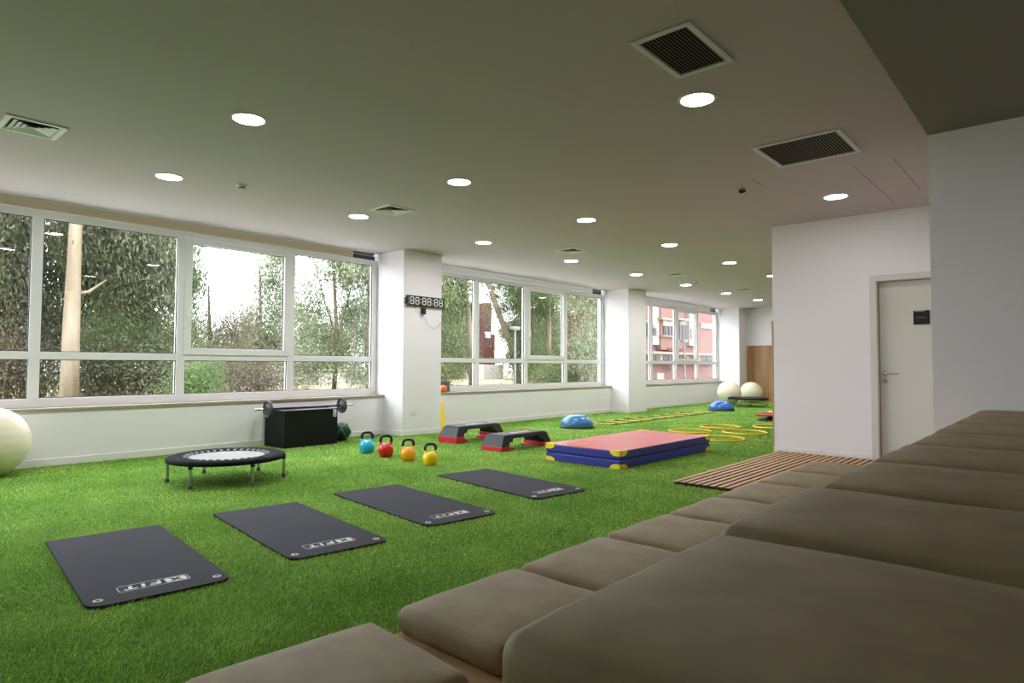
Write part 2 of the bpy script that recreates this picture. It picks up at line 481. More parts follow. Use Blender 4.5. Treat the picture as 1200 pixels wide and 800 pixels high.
# ------------------------------------------------------------------ windows
def window(n, x0, x1, mull, sash, label, blind, dark_len):
    w = empty('window_%d' % n, ((x0 + x1) / 2, YW, 0.57))
    tag(w, label, 'window', kind='structure')
    ox = (x0 + x1) / 2
    zb, zt = 0.02, 2.08          # local heights of the frame
    ed = [x0] + mull + [x1]
    fm = MB()
    fm.box(x0 - ox, x1 - ox, 0, 0.07, zb, 0.115).box(x0 - ox, x1 - ox, 0, 0.07, 2.0, zt)
    fm.box(x0 - ox, x0 - ox + 0.075, 0, 0.07, 0.115, 2.0).box(x1 - ox - 0.085, x1 - ox, 0, 0.07, 0.115, 2.0)
    fm.build('frame', 'alu', w, bevel=0.004)
    for m in mull:
        MB().box(m - ox - 0.05, m - ox + 0.05, -0.002, 0.07, 0.11, 2.01).build('mullion', 'alu', w, bevel=0.004)
    edges = [x0 + 0.075] + sum([[m - 0.05, m + 0.05] for m in mull], []) + [x1 - 0.085]
    for i in range(len(mull) + 1):
        a, b = edges[2 * i] - ox, edges[2 * i + 1] - ox
        MB().box(a - 0.001, b + 0.001, 0.001, 0.07, 0.52, 0.60).build('transom', 'alu', w, bevel=0.003)
        spans = [(a, b, 0.115, 0.52), (a, b, 0.60, 2.0)]
        if i in sash:
            s = MB()
            t = 0.062
            za, zc = 0.59, 2.008
            s.box(a - 0.02, a + t, -0.022, 0.05, za, zc).box(b - t, b + 0.02, -0.022, 0.05, za, zc)
            s.box(a + t, b - t, -0.022, 0.05, za, za + t + 0.02).box(a + t, b - t, -0.022, 0.05, zc - t, zc)
            so = s.build('sash', 'alu', w, bevel=0.004)
            MB().box(a + 0.004, a + 0.03, -0.06, -0.022, 1.02, 1.06).tube([(a + 0.017, -0.055, 1.04), (a + 0.017, -0.058, 1.16)], 0.008, 8).build('handle', 'alu', so, smooth=True)
            spans[1] = (a + t, b - t, za + t + 0.02, zc - t)
        for (p, q, z0, z1) in spans:
            g = MB()
            k = 0.008
            g.box(p, q, 0.014, 0.03, z0, z0 + k).box(p, q, 0.014, 0.03, z1 - k, z1).box(p, p + k, 0.014, 0.03, z0, z1).box(q - k, q, 0.014, 0.03, z0, z1)
            pn = MB().box(p + 0.002, q - 0.002, 0.03, 0.036, z0 + 0.002, z1 - 0.002).build('pane', 'glass', w)
            g.build('gasket', 'gasket', pn)
    MB().box(x0 - ox + 0.004, x1 - ox + 0.02 * (n != 3), -0.215, 0.05, -0.012, 0.02).build('window_sill', 'stone', w, bevel=0.004)
    # roller blind cassette in the ceiling recess
    b = empty('roller_blind', ((x0 + x1) / 2, YW + 0.03, 2.655))
    MB().box(x0 - ox + 0.02, x1 - ox - dark_len, 0, 0.05, 0.002, 0.15).build('cassette', blind, b, bevel=0.006)
    MB().lathe([(0.02, -dark_len + 0.01), (0.02, -0.03)], 12, (x1 - ox, 0.05, 0.06), 'x').build('blind_tube', 'black', b, smooth=True)
    MB().box(x1 - ox - 0.05, x1 - ox - 0.025, 0.0, 0.01, 0.06, 0.085).build('bracket', 'socket', b)
    tag(b, ['tan rolled blind cassette over the big window nearest the camera', 'grey rolled blind cassette above the middle window', 'grey rolled blind cassette above the farthest window'][n - 1], 'blind', 'roller blinds in the ceiling recess')


window(1, -2.9, 5.946, [-1.28, 0.17, 1.645, 3.083, 4.515], [0, 4], "white framed window nearest the camera overlooking dense trees", "blind_tan", 0.42)
window(2, 6.702, 12.24, [8.145, 9.505, 10.80], [2], 'white framed middle window between the clock pillar and plain pillar', 'blind_grey', 0.40)
window(3, 13.014, 18.398, [14.41, 15.74, 17.02], [2], 'white framed farthest window showing the salmon building', 'blind_grey', 0.45)

# ------------------------------------------------------------------ ceiling fittings
dl = empty('downlight', (0, 0, H))
MB().lathe([(0.100, -0.004), (0.104, -0.0085), (0.118, -0.006), (0.122, 0.0)], 36, cap=False).build('trim_ring', 'ventwhite', dl, smooth=True)
MB().lathe([(0.101, -0.005), (0.101, 0.003)], 36).build('diffuser', 'lamp', dl)
ordn = ['first', 'second', 'third', 'fourth', 'fifth', 'sixth', 'seventh', 'eighth']
spots = []
for i, x in enumerate((2.22, 4.27, 6.335, 8.39, 10.45, 12.46, 14.52, 16.5)):
    spots.append((x, 6.17, 'round lit downlight in the row nearest the windows, %s from the left' % ordn[i], 'window-side row of downlights'))
for i, x in enumerate((2.05, 4.07, 6.125, 8.165, 10.23, 12.25)):
    spots.append((x, 4.285, 'round lit downlight in the middle ceiling row, %s from the left' % ordn[i], 'middle row of downlights'))
spots.append((3.79, 1.79, 'large bright downlight beside the ceiling grille over the tiered seating', 'door-side row of downlights'))
spots.append((6.905, 1.79, 'round lit downlight in front of the door', 'door-side row of downlights'))
for x, y in ((0.15, 6.17), (0.0, 4.285), (14.3, 4.285), (16.3, 4.285)):
    spots.append((x, y, 'round lit downlight beyond the left edge, %s' % ('nearest the windows' if y > 5 else 'farther from the windows') if x < 1 else 'round lit downlight hidden behind the door wall, %s' % ('nearer one' if x < 15 else 'farther one'), 'downlights outside the view'))
for i, (x, y, lb, gp) in enumerate(spots):
    o = dl if i == 0 else copy_tree(dl)
    o.location = (x, y, H)
    tag(o, lb, 'ceiling light', gp)
    if y < 6:
        for ch in o.children:
            if ch.name.startswith('diffuser'):
                ch.data = ch.data.copy()
                ch.data.materials[0] = M['lamp_mid'] if y > 3 else M['lamp_dim']

# square four-way diffusers
vd = empty('air_diffuser', (0, 0, H))
S = 0.185
fm = MB()
for k in range(4):
    c, s = [(1, 0), (0, 1), (-1, 0), (0, -1)][k]
    rot = lambda a, b, z, c=c, s=s: (a * c - b * s, a * s + b * c, z)
    fm.add([rot(S, -S, 0), rot(S, S, 0), rot(S - 0.006, S - 0.006, -0.012), rot(S - 0.006, -S + 0.006, -0.012), rot(S - 0.035, S - 0.035, -0.012), rot(S - 0.035, -S + 0.035, -0.012), rot(S - 0.05, S - 0.05, -0.001), rot(S - 0.05, -S + 0.05, -0.001)],
           [(0, 1, 2, 3), (3, 2, 4, 5), (5, 4, 6, 7)])
fm.build('frame', 'ventwhite', vd)
MB().box(-S + 0.04, S - 0.04, -S + 0.04, S - 0.04, -0.0015, 0.0).build('backing', 'gap', vd)
for q in range(4):
    rr = 0.125 - q * 0.032
    lv = MB()
    for k in range(4):
        c, s = [(1, 0), (0, 1), (-1, 0), (0, -1)][k]
        rot = lambda a, b, z, c=c, s=s: (a * c - b * s, a * s + b * c, z)
        i_ = max(rr - 0.03, 0.002)
        lv.add([rot(rr, -rr, -0.013), rot(rr, rr, -0.013), rot(i_, i_, -0.002), rot(i_, -i_, -0.002)], [(0, 1, 2, 3)])
        lv.add([rot(rr + 0.002, -rr, -0.0135), rot(rr + 0.002, rr, -0.0135), rot(rr, rr, -0.013), rot(rr, -rr, -0.013)], [(0, 1, 2, 3)])
    lv.build('louver', 'ventwhite', vd)
vlab = ['square air diffuser at the left edge of the ceiling', 'square air diffuser above the first window', 'square air diffuser above the middle window',
        'square air diffuser beyond the plain pillar', 'small-looking farthest square air diffuser near the end wall']
for i, x in enumerate((1.09, 4.33, 7.63, 10.90, 14.15)):
    o = vd if i == 0 else copy_tree(vd)
    o.location = (x, 5.62, H)
    tag(o, vlab[i], 'vent', 'square air diffusers')


def grille(x0, x1, y0, y1, n, label):
    g = empty('ceiling_grille', ((x0 + x1) / 2, (y0 + y1) / 2, H))
    a, b = (x1 - x0) / 2, (y1 - y0) / 2
    t = 0.034
    f = MB().box(-a, a, -b, -b + t, -0.012, 0).box(-a, a, b - t, b, -0.012, 0).box(-a, -a + t, -b + t, b - t, -0.012, 0).box(a - t, a, -b + t, b - t, -0.012, 0)
    f.build('frame', 'ventwhite', g, bevel=0.004)
    MB().box(-a + t, a - t, -b + t, b - t, -0.001, 0).build('backing', 'gap', g)
    p = (2 * b - 2 * t) / n
    me = None
    for k in range(n):
        y = -b + t + p * (k + 0.5)
        if me is None:
            o = MB().add([(-a + t, -p * 0.30, -0.010), (a - t, -p * 0.30, -0.010), (a - t, p * 0.12, -0.001), (-a + t, p * 0.12, -0.001), (-a + t, -p * 0.18, -0.011), (a - t, -p * 0.18, -0.011), (a - t, p * 0.24, -0.002), (-a + t, p * 0.24, -0.002)],
                         [(0, 1, 2, 3), (7, 6, 5, 4), (0, 4, 5, 1), (3, 2, 6, 7), (0, 3, 7, 4), (1, 5, 6, 2)]).build('slat', 'ventdark', g)
            me = o.data
        else:
            o = bpy.data.objects.new('slat', me)
            C.objects.link(o)
            o.parent = g
        o.location = (0, y, 0)
    tag(g, label, 'vent', 'large ceiling grilles')


grille(2.885, 3.43, 1.40, 1.74, 14, 'nearer rectangular ceiling grille beside the large bright downlight')
grille(4.92, 5.56, 1.245, 1.88, 26, 'wide ceiling grille with fine dark slats near the right wall')

sd = empty('smoke_detector', (2.79, 5.94, H))
MB().lathe([(0.048, 0), (0.05, -0.012), (0.044, -0.016)], 24).build('base', 'socket', sd, smooth=True)
MB().lathe([(0.036, -0.015), (0.036, -0.026), (0.030, -0.036), (0.012, -0.04)], 24).build('sensor_head', 'ventdark', sd, smooth=True)
tag(sd, 'small round smoke detector between the left downlights', 'smoke detector')
s2 = copy_tree(sd)
s2.location = (12.12, 5.79, H)
tag(s2, 'small smoke detector far back beside a downlight', 'smoke detector')
cs = empty('ceiling_camera', (5.99, 2.375, H))
MB().lathe([(0.022, 0), (0.022, -0.02), (0.018, -0.03)], 16).build('mount', 'socket', cs, smooth=True)
MB().lathe([(0.014, -0.02), (0.02, 0.0), (0.02, 0.035)], 16, (-0.01, -0.012, -0.035), 'y').build('camera_body', 'black', cs, smooth=True)
tag(cs, 'tiny black sensor on the ceiling above the door approach', 'sensor')

# ------------------------------------------------------------------ clock on the pillar
ck = empty('digital_clock', (6.35, YP, 2.005))
MB().box(-0.365, 0.365, -0.055, -0.004, -0.076, 0.076).build('clock_case', 'black', ck, bevel=0.006)
MB().box(-0.355, 0.355, -0.0562, -0.054, -0.066, 0.066).build('face', 'sign', ck)
MB().box(-0.40, -0.365, -0.04, -0.004, -0.035, 0.035).build('bracket', 'black', ck)
SEG = [(-0.5, 0.5, 0.9, 1.0), (-0.5, 0.5, -0.07, 0.07), (-0.5, 0.5, -1.0, -0.9)]


def digit(cx):
    g = MB()
    w, hh, t = 0.031, 0.05, 0.012
    hx = lambda x0, x1, z: g.prism([(x0, z), (x0 + t / 2, z - t / 2), (x1 - t / 2, z - t / 2), (x1, z), (x1 - t / 2, z + t / 2), (x0 + t / 2, z + t / 2)], 0, 0.0012, lambda a, b, c: (cx + a, -0.0562 - c, b))
    vx = lambda x, z0, z1: g.prism([(x, z0), (x + t / 2, z0 + t / 2), (x + t / 2, z1 - t / 2), (x, z1), (x - t / 2, z1 - t / 2), (x - t / 2, z0 + t / 2)], 0, 0.0012, lambda a, b, c: (cx + a, -0.0562 - c, b))
    for z in (-hh, 0, hh):
        hx(-w + 0.002, w - 0.002, z)
    for x in (-w, w):
        vx(x, -hh + 0.002, -0.002)
        vx(x, 0.002, hh - 0.002)
    return g


for cx in (-0.285, -0.185, -0.05, 0.05, 0.185, 0.285):
    digit(cx).build('digit', 'digit', ck)
for cx in (-0.118, 0.118):
    MB().box(cx - 0.006, cx + 0.006, -0.0574, -0.056, 0.018, 0.03).box(cx - 0.006, cx + 0.006, -0.0574, -0.056, -0.03, -0.018).build('colon', 'digit', ck)
MB().box(-0.352, -0.346, -0.0574, -0.056, -0.06, 0.06).build('side_bar', 'printdim', ck)
tag(ck, 'black digital wall clock reading 88:88:88 on the pillar', 'clock')


def socket(name, x, z, label, n=1):
    s = empty(name, (x, YP, z))
    for k in range(n):
        c = k * 0.085
        MB().prism(rrect(0.08, 0.08, 0.008, cx=c), 0, 0.010, lambda a, b, q: (a, -q, b)).build('plate', 'socket', s)
        MB().lathe([(0.022, -0.0115), (0.022, -0.006)], 18, (c, 0, 0), 'y').build('socket_ring', 'base', s)
        for t in (-0.009, 0.009):
            MB().lathe([(0.003, -0.0122), (0.003, -0.009)], 8, (c + t, 0, 0), 'y').build('pin_hole', 'gap', s)
    tag(s, label, 'socket')


socket('wall_socket', 6.155, 0.34, 'white wall socket low on the clock pillar')
socket('wall_socket', 6.215, 1.885, 'white double socket just under the digital clock', 2)
ad = empty('power_adapter', (6.305, YP - 0.0125, 1.865))
MB().box(-0.035, 0.035, -0.045, 0.0, -0.055, 0.045).build('adapter_body', 'black', ad, bevel=0.006)
w = []
for k in range(25):
    t = k / 24
    w.append((t * 0.395, -0.02 - 0.012 * t, -0.05 - 0.22 * sin(pi * min(1, t * 0.92)) ** 0.9 * (1 - 0.12 * t)))
w[-1] = (0.40, -0.02, -0.02)
MB().tube(w, 0.0028, 6).build('cord', 'wire', ad, smooth=True)
tag(ad, 'black power adapter with a looping wire under the clock', 'adapter')

# ------------------------------------------------------------------ tiered seating
ZL, ZU = 0.225, 0.668
bs = empty('tiered_bench', (3.0, 0.6, 0))
MB().box(0.56 - 3.0, 5.436 - 3.0, 0.0, 0.985, 0, ZL).build('lower_tier', 'ply', bs, bevel=0.003)
MB().box(0.53 - 3.0, 5.436 - 3.0, -1.45, -0.115, 0, ZU).build('upper_tier', 'ply', bs, bevel=0.003)
tag(bs, 'two-step plywood bench along the right side', 'bench')


def cushion(lx, ly, t, seed):
    r = 0.029
    def coords(L):
        h2 = L / 2
        e = [0.0, 0.25, 0.5, 0.75, 1.0]
        a = [-h2 + r * (1 - cos(q * pi / 2)) for q in e]
        mid = [-h2 + r + (L - 2 * r) * k / 8 for k in range(1, 8)]
        return a + mid + [-q for q in reversed(a)]
    xs, ys = coords(lx), coords(ly)
    rs = random.Random(seed)
    ph = [rs.uniform(0, 6.28) for _ in range(4)]
    n, m = len(xs), len(ys)
    vs_, fs_ = [], []
    def plan(x, y, rc=0.032):
        ax, ay = abs(x) - (lx / 2 - rc), abs(y) - (ly / 2 - rc)
        if ax > 0 and ay > 0:
            # square corner region squeezed onto a rounded corner
            d = max(ax, ay)
            k = d / hypot(ax, ay)
            x = math.copysign(lx / 2 - rc + ax * k, x)
            y = math.copysign(ly / 2 - rc + ay * k, y)
        return x, y
    for y in ys:
        for x in xs:
            d = min(lx / 2 - abs(x), ly / 2 - abs(y))
            dz = 0 if d >= r else r * (1 - sqrt(max(0, 1 - (1 - d / r) ** 2)))
            u, v = 2 * x / lx, 2 * y / ly
            z = t - dz - 0.009 + 0.012 * (1 - u ** 4) * (1 - v ** 4) + 0.0022 * sin(7 * u + ph[0]) * sin(5 * v + ph[1])
            px, py = plan(x, y)
            vs_.append((px, py, z))
    for j in range(m - 1):
        for i in range(n - 1):
            fs_.append((j * n + i, j * n + i + 1, (j + 1) * n + i + 1, (j + 1) * n + i))
    ring = [i for i in range(n)] + [j * n + n - 1 for j in range(1, m)] + [(m - 1) * n + i for i in range(n - 2, -1, -1)] + [j * n for j in range(m - 2, 0, -1)]
    base = len(vs_)
    for zf, ins in ((0.35, 0.0), (0.0, 0.012)):
        for i in ring:
            x, y, z = vs_[i]
            k = 1 - ins / (lx / 2)
            vs_.append((x * k, y * (1 - ins / (ly / 2)), (t - r) * zf + 0.001))
    L = len(ring)
    for q in range(L):
        p = (q + 1) % L
        fs_.append((ring[p], ring[q], base + q, base + p))
        fs_.append((base + p, base + q, base + L + q, base + L + p))
    fs_.append(tuple(base + L + q for q in range(L)))
    return MB().add(vs_, fs_)


near = ['nearest to the camera', 'second from the camera', 'third from the camera', 'fourth from the camera', 'fifth from the camera', 'sixth from the camera', 'seventh from the camera', 'eighth and farthest from the camera']
xl = [(0.60, 1.14), (1.250, 1.80), (1.83, 2.39), (2.415, 2.965), (2.985, 3.545), (3.57, 4.16), (4.185, 4.76), (4.785, 5.40)]
for i, (a, b) in enumerate(xl):
    o = cushion(b - a, 0.46, 0.086, i).build('seat_cushion', 'leather', smooth='all', loc=((a + b) / 2, 1.595 - 0.23, ZL), rotz=radians([-4.5, -0.8, 0.3, -0.4, 0.2, 0, 0.4, 0][i]))
    tag(o, 'taupe seat cushion on the lower bench step, %s' % near[i], 'cushion', 'cushions on the lower step')
xu = [(0.512, 1.13), (1.138, 1.70), (1.706, 2.28), (2.286, 2.88), (2.886, 3.465), (3.471, 4.08), (4.086, 4.70), (4.706, 5.06), (5.066, 5.432)]
near[7] = 'eighth from the camera'
near.append('last one against the white wall')
for i, (a, b) in enumerate(xu):
    o = cushion(b - a - 0.022, 0.62, 0.092, 20 + i).build('seat_cushion', 'leather', smooth='all', loc=((a + b) / 2 + 0.008, 0.508 - 0.31 + [-0.006, 0.012, -0.002, 0.006, 0.002, 0.010, 0.012, 0.014, 0.016][i], ZU), rotz=radians([0.0, 0.4, -0.3, 0.2, 0, 0, 0, 0, 0][i]))
    tag(o, 'taupe seat cushion on the upper bench step, %s' % near[i], 'cushion', 'cushions on the upper step')

# slatted deck in front of the door wall
dk = empty('slatted_deck', (6.55, 2.1, 0))
MB().box(5.46 - 6.55, 7.905 - 6.55, 0.82 - 2.1, 2.72 - 2.1, 0.0, 0.006).box(5.215 - 6.55, 5.46 - 6.55, 1.62 - 2.1, 2.72 - 2.1, 0.0, 0.006).build('backing', 'gap', dk)
ml = ms = None
k = 0
y = 2.72
while y - 0.05 > 0.83:
    short = y - 0.05 < 1.62
    if short:
        if ms is None:
            o = MB().box(-1.22, 1.22, -0.0205, 0.0205, 0, 0.006).build('slat', 'oak_flat', dk, bevel=0.001)
            ms = o
        else:
            o = ms.copy()
            C.objects.link(o)
        o.location = (5.465 + 1.22 - 6.55, y - 0.025 - 2.1, 0.024)
    else:
        if ml is None:
            o = MB().box(-1.345, 1.345, -0.0205, 0.0205, 0, 0.006).build('slat', 'oak_flat', dk, bevel=0.001)
            ml = o
        else:
            o = ml.copy()
            C.objects.link(o)
        o.location = (5.213 + 1.345 - 6.55, y - 0.025 - 2.1, 0.024)
    y -= 0.068
for xb in (5.235, 5.9, 6.6, 7.3, 7.88):
    MB().box(xb - 0.02 - 6.55, xb + 0.02 - 6.55, (0.84 if xb > 5.5 else 1.64) - 2.1, 2.70 - 2.1, 0.006, 0.024).build('joist', 'gap', dk)
tag(dk, 'low wooden slatted deck at the foot of the door wall', 'deck')

# ------------------------------------------------------------------ exercise mats
MW, ML, MT = 0.595, 1.375, 0.014
# (local y points away from the camera, the print is at the near end)


def letters():
    """the white lettering, upright when read from the far end"""
    T = 0.0008
    b = []
    W, Hh = 0.30, 0.088
    ring = MB()
    out, inn = rrect(W, Hh, 0.016), rrect(W - 0.006, Hh - 0.006, 0.013)
    n = len(out)
    ring.add([(x, y, 0) for x, y in out] + [(x, y, 0) for x, y in inn] + [(x, y, T) for x, y in out] + [(x, y, T) for x, y in inn],
             [(2 * n + i, 2 * n + (i + 1) % n, 3 * n + (i + 1) % n, 3 * n + i) for i in range(n)] + [(i, (i + 1) % n, 2 * n + (i + 1) % n, 2 * n + i) for i in range(n)])
    pr = MB()
    pr.prism(rrect(0.092, 0.064, 0.010, cx=-0.093), 0, T)
    sl = 0.003
    q = lambda x0, x1, y0, y1: pr.prism([(x0 + sl * y0 / 0.03, y0), (x1 + sl * y0 / 0.03, y0), (x1 + sl * y1 / 0.03, y1), (x0 + sl * y1 / 0.03, y1)], 0, T)
    # F
    q(-0.028, -0.014, -0.025, 0.012)
    q(-0.028, 0.020, 0.012, 0.024)
    q(-0.014, 0.014, -0.008, 0.002)
    # I
    q(0.038, 0.053, -0.025, 0.024)
    # T
    q(0.071, 0.126, 0.013, 0.024)
    q(0.091, 0.106, -0.025, 0.013)
    xx = MB()
    a, c = 0.030, 0.022
    for s in (1, -1):
        xx.prism([(-0.093 - a, -s * c), (-0.093 - a + 0.02, -s * c), (-0.093 + a, s * c), (-0.093 + a - 0.02, s * c)][::s], T * 1.2 if s > 0 else T * 1.25, T * 1.6)
    tick = MB()
    for k in range(22):
        x = -0.04 + k * 0.0082
        tick.box(x, x + 0.005, -0.042 - 0.006, -0.042 + 0.0015, 0, T)
    return ring, pr, xx, tick


mp = empty('exercise_mat', (0, 0, 0))
poly = rrect(MW, ML, 0.02, n=6, rs=[0.012, 0.012, 0.075, 0.075])
body = MB().prism(poly, 0, MT - 0.0012)
body.build('foam_core', 'matside', mp)
MB().prism([(x * 0.999, y * 0.9995) for x, y in poly], MT - 0.0012, MT).build('top_sheet', 'mat', mp)
ring, pr, xx, tick = letters()
lp = (-0.005, -0.515, MT)
lo = pr.build('lettering', 'print', mp, loc=lp, rotz=pi)
for g, nm, mt in ((ring, 'letter_border', 'print'), (xx, 'letter_x', 'mat'), (tick, 'small_print', 'printdim')):
    g.build(nm, mt, lo)
for sx in (-1, 1):
    e = MB().lathe([(0.010, 0.0), (0.010, 0.0018), (0.013, 0.0028), (0.019, 0.0022), (0.020, 0.0)], 24, cap=False).build('eyelet', 'eyelet', mp, smooth=True, loc=(sx * 0.247, -0.61, MT))
    MB().lathe([(0.0112, 0.0), (0.0112, 0.0016)], 20).build('eyelet_hole', 'gap', e)
MATS = [(1.222, 3.80, -6.3, 'charcoal exercise mat closest to the camera, at far left'), (2.163, 3.785, -7.3, 'charcoal exercise mat below the trampoline, second from the left'),
        (3.119, 3.792, -7.2, 'charcoal exercise mat nearest the kettlebells, third from the left'), (4.245, 3.81, -8.0, 'charcoal exercise mat beside the blue and red crash mat')]
for i, (x, y, a, lb) in enumerate(MATS):
    o = mp if i == 0 else copy_tree(mp)
    o.location = (x, y, 0)
    o.rotation_euler = (0, 0, radians(a))
    tag(o, lb, 'exercise mat', 'exercise mats on the turf')

# ------------------------------------------------------------------ mini trampolines


def trampoline(loc, jump_mat, jr, label, rot=30):
    t = empty('mini_trampoline', loc, radians(rot))
    R = 0.485
    Z = 0.222
    MB().tube([(R * cos(2 * pi * k / 48), R * sin(2 * pi * k / 48), Z - 0.016) for k in range(48)], 0.015, 8, closed=True).build('rim_frame', 'black', t, smooth='all')
    prof = [(jr, Z - 0.004), (jr + 0.012, Z + 0.004), ((jr + R) / 2, Z + 0.011), (R - 0.01, Z + 0.009), (R + 0.013, Z - 0.002), (R + 0.018, Z - 0.018), (R + 0.012, Z - 0.032)]
    MB().lathe(prof, 72, cap=False).build('skirt', 'skirt', t, smooth='all')
    MB().lathe([(0.01, Z - 0.008), (jr * 0.6, Z - 0.008), (jr - 0.002, Z - 0.007), (jr - 0.002, Z - 0.013), (0.01, Z - 0.013)], 60).build('jumping_mat', jump_mat, t)
    nb = 36
    me = None
    for k in range(nb):
        a = 2 * pi * (k + 0.5) / nb
        if me is None:
            o = MB().add([(-0.030, -0.006, 0.002), (0.016, -0.022, 0.016), (0.016, 0.014, 0.016), (-0.030, 0.006, 0.002), (-0.030, -0.006, -0.003), (0.016, -0.022, 0.011), (0.016, 0.014, 0.011), (-0.030, 0.006, -0.003)],
                         [(0, 1, 2, 3), (7, 6, 5, 4), (0, 4, 5, 1), (1, 5, 6, 2), (2, 6, 7, 3), (3, 7, 4, 0)]).build('elastic_loop', 'black', t)
            me = o.data
        else:
            o = bpy.data.objects.new('elastic_loop', me)
            C.objects.link(o)
            o.parent = t
        o.location = (jr * cos(a), jr * sin(a), Z - 0.006)
        o.rotation_euler = (0, 0, a)
    for k in range(6):
        a = 2 * pi * k / 6
        lg = MB().tube([(R * cos(a), R * sin(a), Z - 0.022), (R * 1.005 * cos(a), R * 1.005 * sin(a), 0.014)], 0.0125, 10).build('leg', 'steel', t, smooth=True)
        MB().lathe([(0.022, 0.0), (0.022, 0.010), (0.017, 0.03), (0.015, 0.034)], 14, (R * 1.005 * cos(a), R * 1.005 * sin(a), 0)).build('rubber_foot', 'rubber', lg, smooth=True)
        MB().lathe([(0.019, Z - 0.055), (0.021, Z - 0.03)], 12, (R * cos(a), R * sin(a), 0)).build('leg_collar', 'black', lg, smooth=True)
    tag(t, label, 'trampoline', 'mini trampolines')
    return t


trampoline((2.643, 5.812, 0), 'jump', 0.345, 'round mini trampoline with pale grey centre near the first window')
trampoline((16.45, 6.43, 0), 'jumpdark', 0.40, 'dark mini trampoline far back in front of the ivory balls', 12)

# ------------------------------------------------------------------ exercise balls


def ex_ball(loc, r, label):
    b = empty('exercise_ball', (loc[0], loc[1], 0))
    prof = []
    n = 48
    for k in range(n + 1):
        a = -pi / 2 + pi * k / n
        ridge = 0.0022 if (k % 4 == 0 and 10 < k < 38) else 0.0
        prof.append((max(0.002, (r + ridge) * cos(a)), r + (r + ridge) * sin(a)))
    MB().lathe(prof, 56).build('ball_shell', 'ivory', b, smooth='all').rotation_euler = (0, 0, 0)
    MB().lathe([(0.014, -r - 0.001), (0.012, -r + 0.01)], 14, (0, 0, r * 1.0), 'y').build('valve_plug', 'socket', b)
    tag(b, label, 'exercise ball', 'ivory exercise balls')


ex_ball((1.20, 7.50), 0.322, 'large ivory exercise ball against the wall at the left edge')
ex_ball((17.0, 7.16), 0.318, 'ivory exercise ball in the far corner below the window')
ex_ball((17.95, 6.92), 0.298, 'ivory exercise ball in front of the oak panel')

# ------------------------------------------------------------------ plyo box, barbell, medicine ball
bx = empty('plyometric_box', (4.435, 7.622, 0))
MB().box(-0.38, 0.38, -0.248, 0.248, 0, 0.470).build('box_body', 'blackpaint', bx, bevel=0.004)
MB().prism(rrect(0.028, 0.11, 0.012), 0, 0.0008, lambda a, b, c: (-0.38 - c, -0.155 + a, 0.255 + b)).build('hand_slot', 'gap', bx)
lg = MB()
fn = lambda a, b, c: (0.335 + a, -0.2485 - c, 0.41 + b)
for z in (0.024, -0.026):
    lg.prism(rrect(0.048, 0.046, 0.008, cy=z), 0, 0.0006, fn)
lo = lg.build('logo_print', 'print', bx)
lx = MB()
for s in (1, -1):
    lx.prism([(-0.017, -s * 0.014 - 0.026), (-0.006, -s * 0.014 - 0.026), (0.017, s * 0.014 - 0.026), (0.006, s * 0.014 - 0.026)][::s], 0.0007 + 0.0001 * s, 0.0011, fn)
lx.box(0.335 - 0.014, 0.335 - 0.006, -0.2497, -0.2491, 0.41 + 0.01, 0.41 + 0.038)
lx.box(0.335 + 0.002, 0.335 + 0.012, -0.2497, -0.2491, 0.41 + 0.03, 0.41 + 0.038)
lx.build('logo_cutout', 'blackpaint', lo)
tag(bx, 'black wooden plyometric box under the barbell', 'box')

bb = empty('barbell', (4.49, 7.60, 0.486))
MB().tube([(-0.545, 0, 0), (0.53, 0, 0)], 0.0145, 12).build('bar', 'gloss_black', bb, smooth=True)
for s in (-1, 1):
    sl = MB().tube([(s * 0.54, 0, 0), (s * 0.715, 0, 0)], 0.0135, 12).build('bar_sleeve', 'chrome', bb, smooth=True)
    MB().lathe([(0.028, 0.512 * s), (0.03, 0.52 * s), (0.024, 0.528 * s)], 18, (0, 0, 0), 'x').build('collar', 'chrome', sl, smooth=True)
    prof = [(0.03, -0.014), (0.036, -0.017), (0.062, -0.006), (0.085, -0.006), (0.092, -0.016), (0.104, -0.016), (0.107, -0.010), (0.107, 0.010), (0.104, 0.016), (0.092, 0.016), (0.085, 0.006), (0.062, 0.006), (0.036, 0.017), (0.03, 0.014)]
    MB().lathe(prof, 36, (s * 0.536, 0, 0), 'x').build('weight_plate', 'iron', bb, smooth=True)
tag(bb, 'short black barbell with two small plates lying on the box', 'barbell')

mb = empty('medicine_ball', (5.02, 7.60, 0))
r = 0.125
prof = [(max(0.002, r * cos(-pi / 2 + pi * k / 28)), r + r * sin(-pi / 2 + pi * k / 28)) for k in range(29)]
MB().lathe(prof, 32).build('ball_shell', 'black', mb, smooth='all')
for az, tilt in ((-2.5, 0.6), (-0.6, -0.9), (1.2, 0.5)):
    pts = []
    e1 = Vector((cos(az), sin(az), 0))
    e2 = Vector((-sin(az) * sin(tilt), cos(az) * sin(tilt), cos(tilt)))
    for k in range(40):
        a = 2 * pi * k / 40
        pts.append(Vector((0, 0, r)) + (e1 * cos(a) + e2 * sin(a)) * (r - 0.004))
    MB().tube(pts, 0.015, 8, closed=True).build('green_band', 'green', mb, smooth='all')
tag(mb, 'black and green medicine ball beside the plyometric box', 'medicine ball')

# ------------------------------------------------------------------ kettlebells


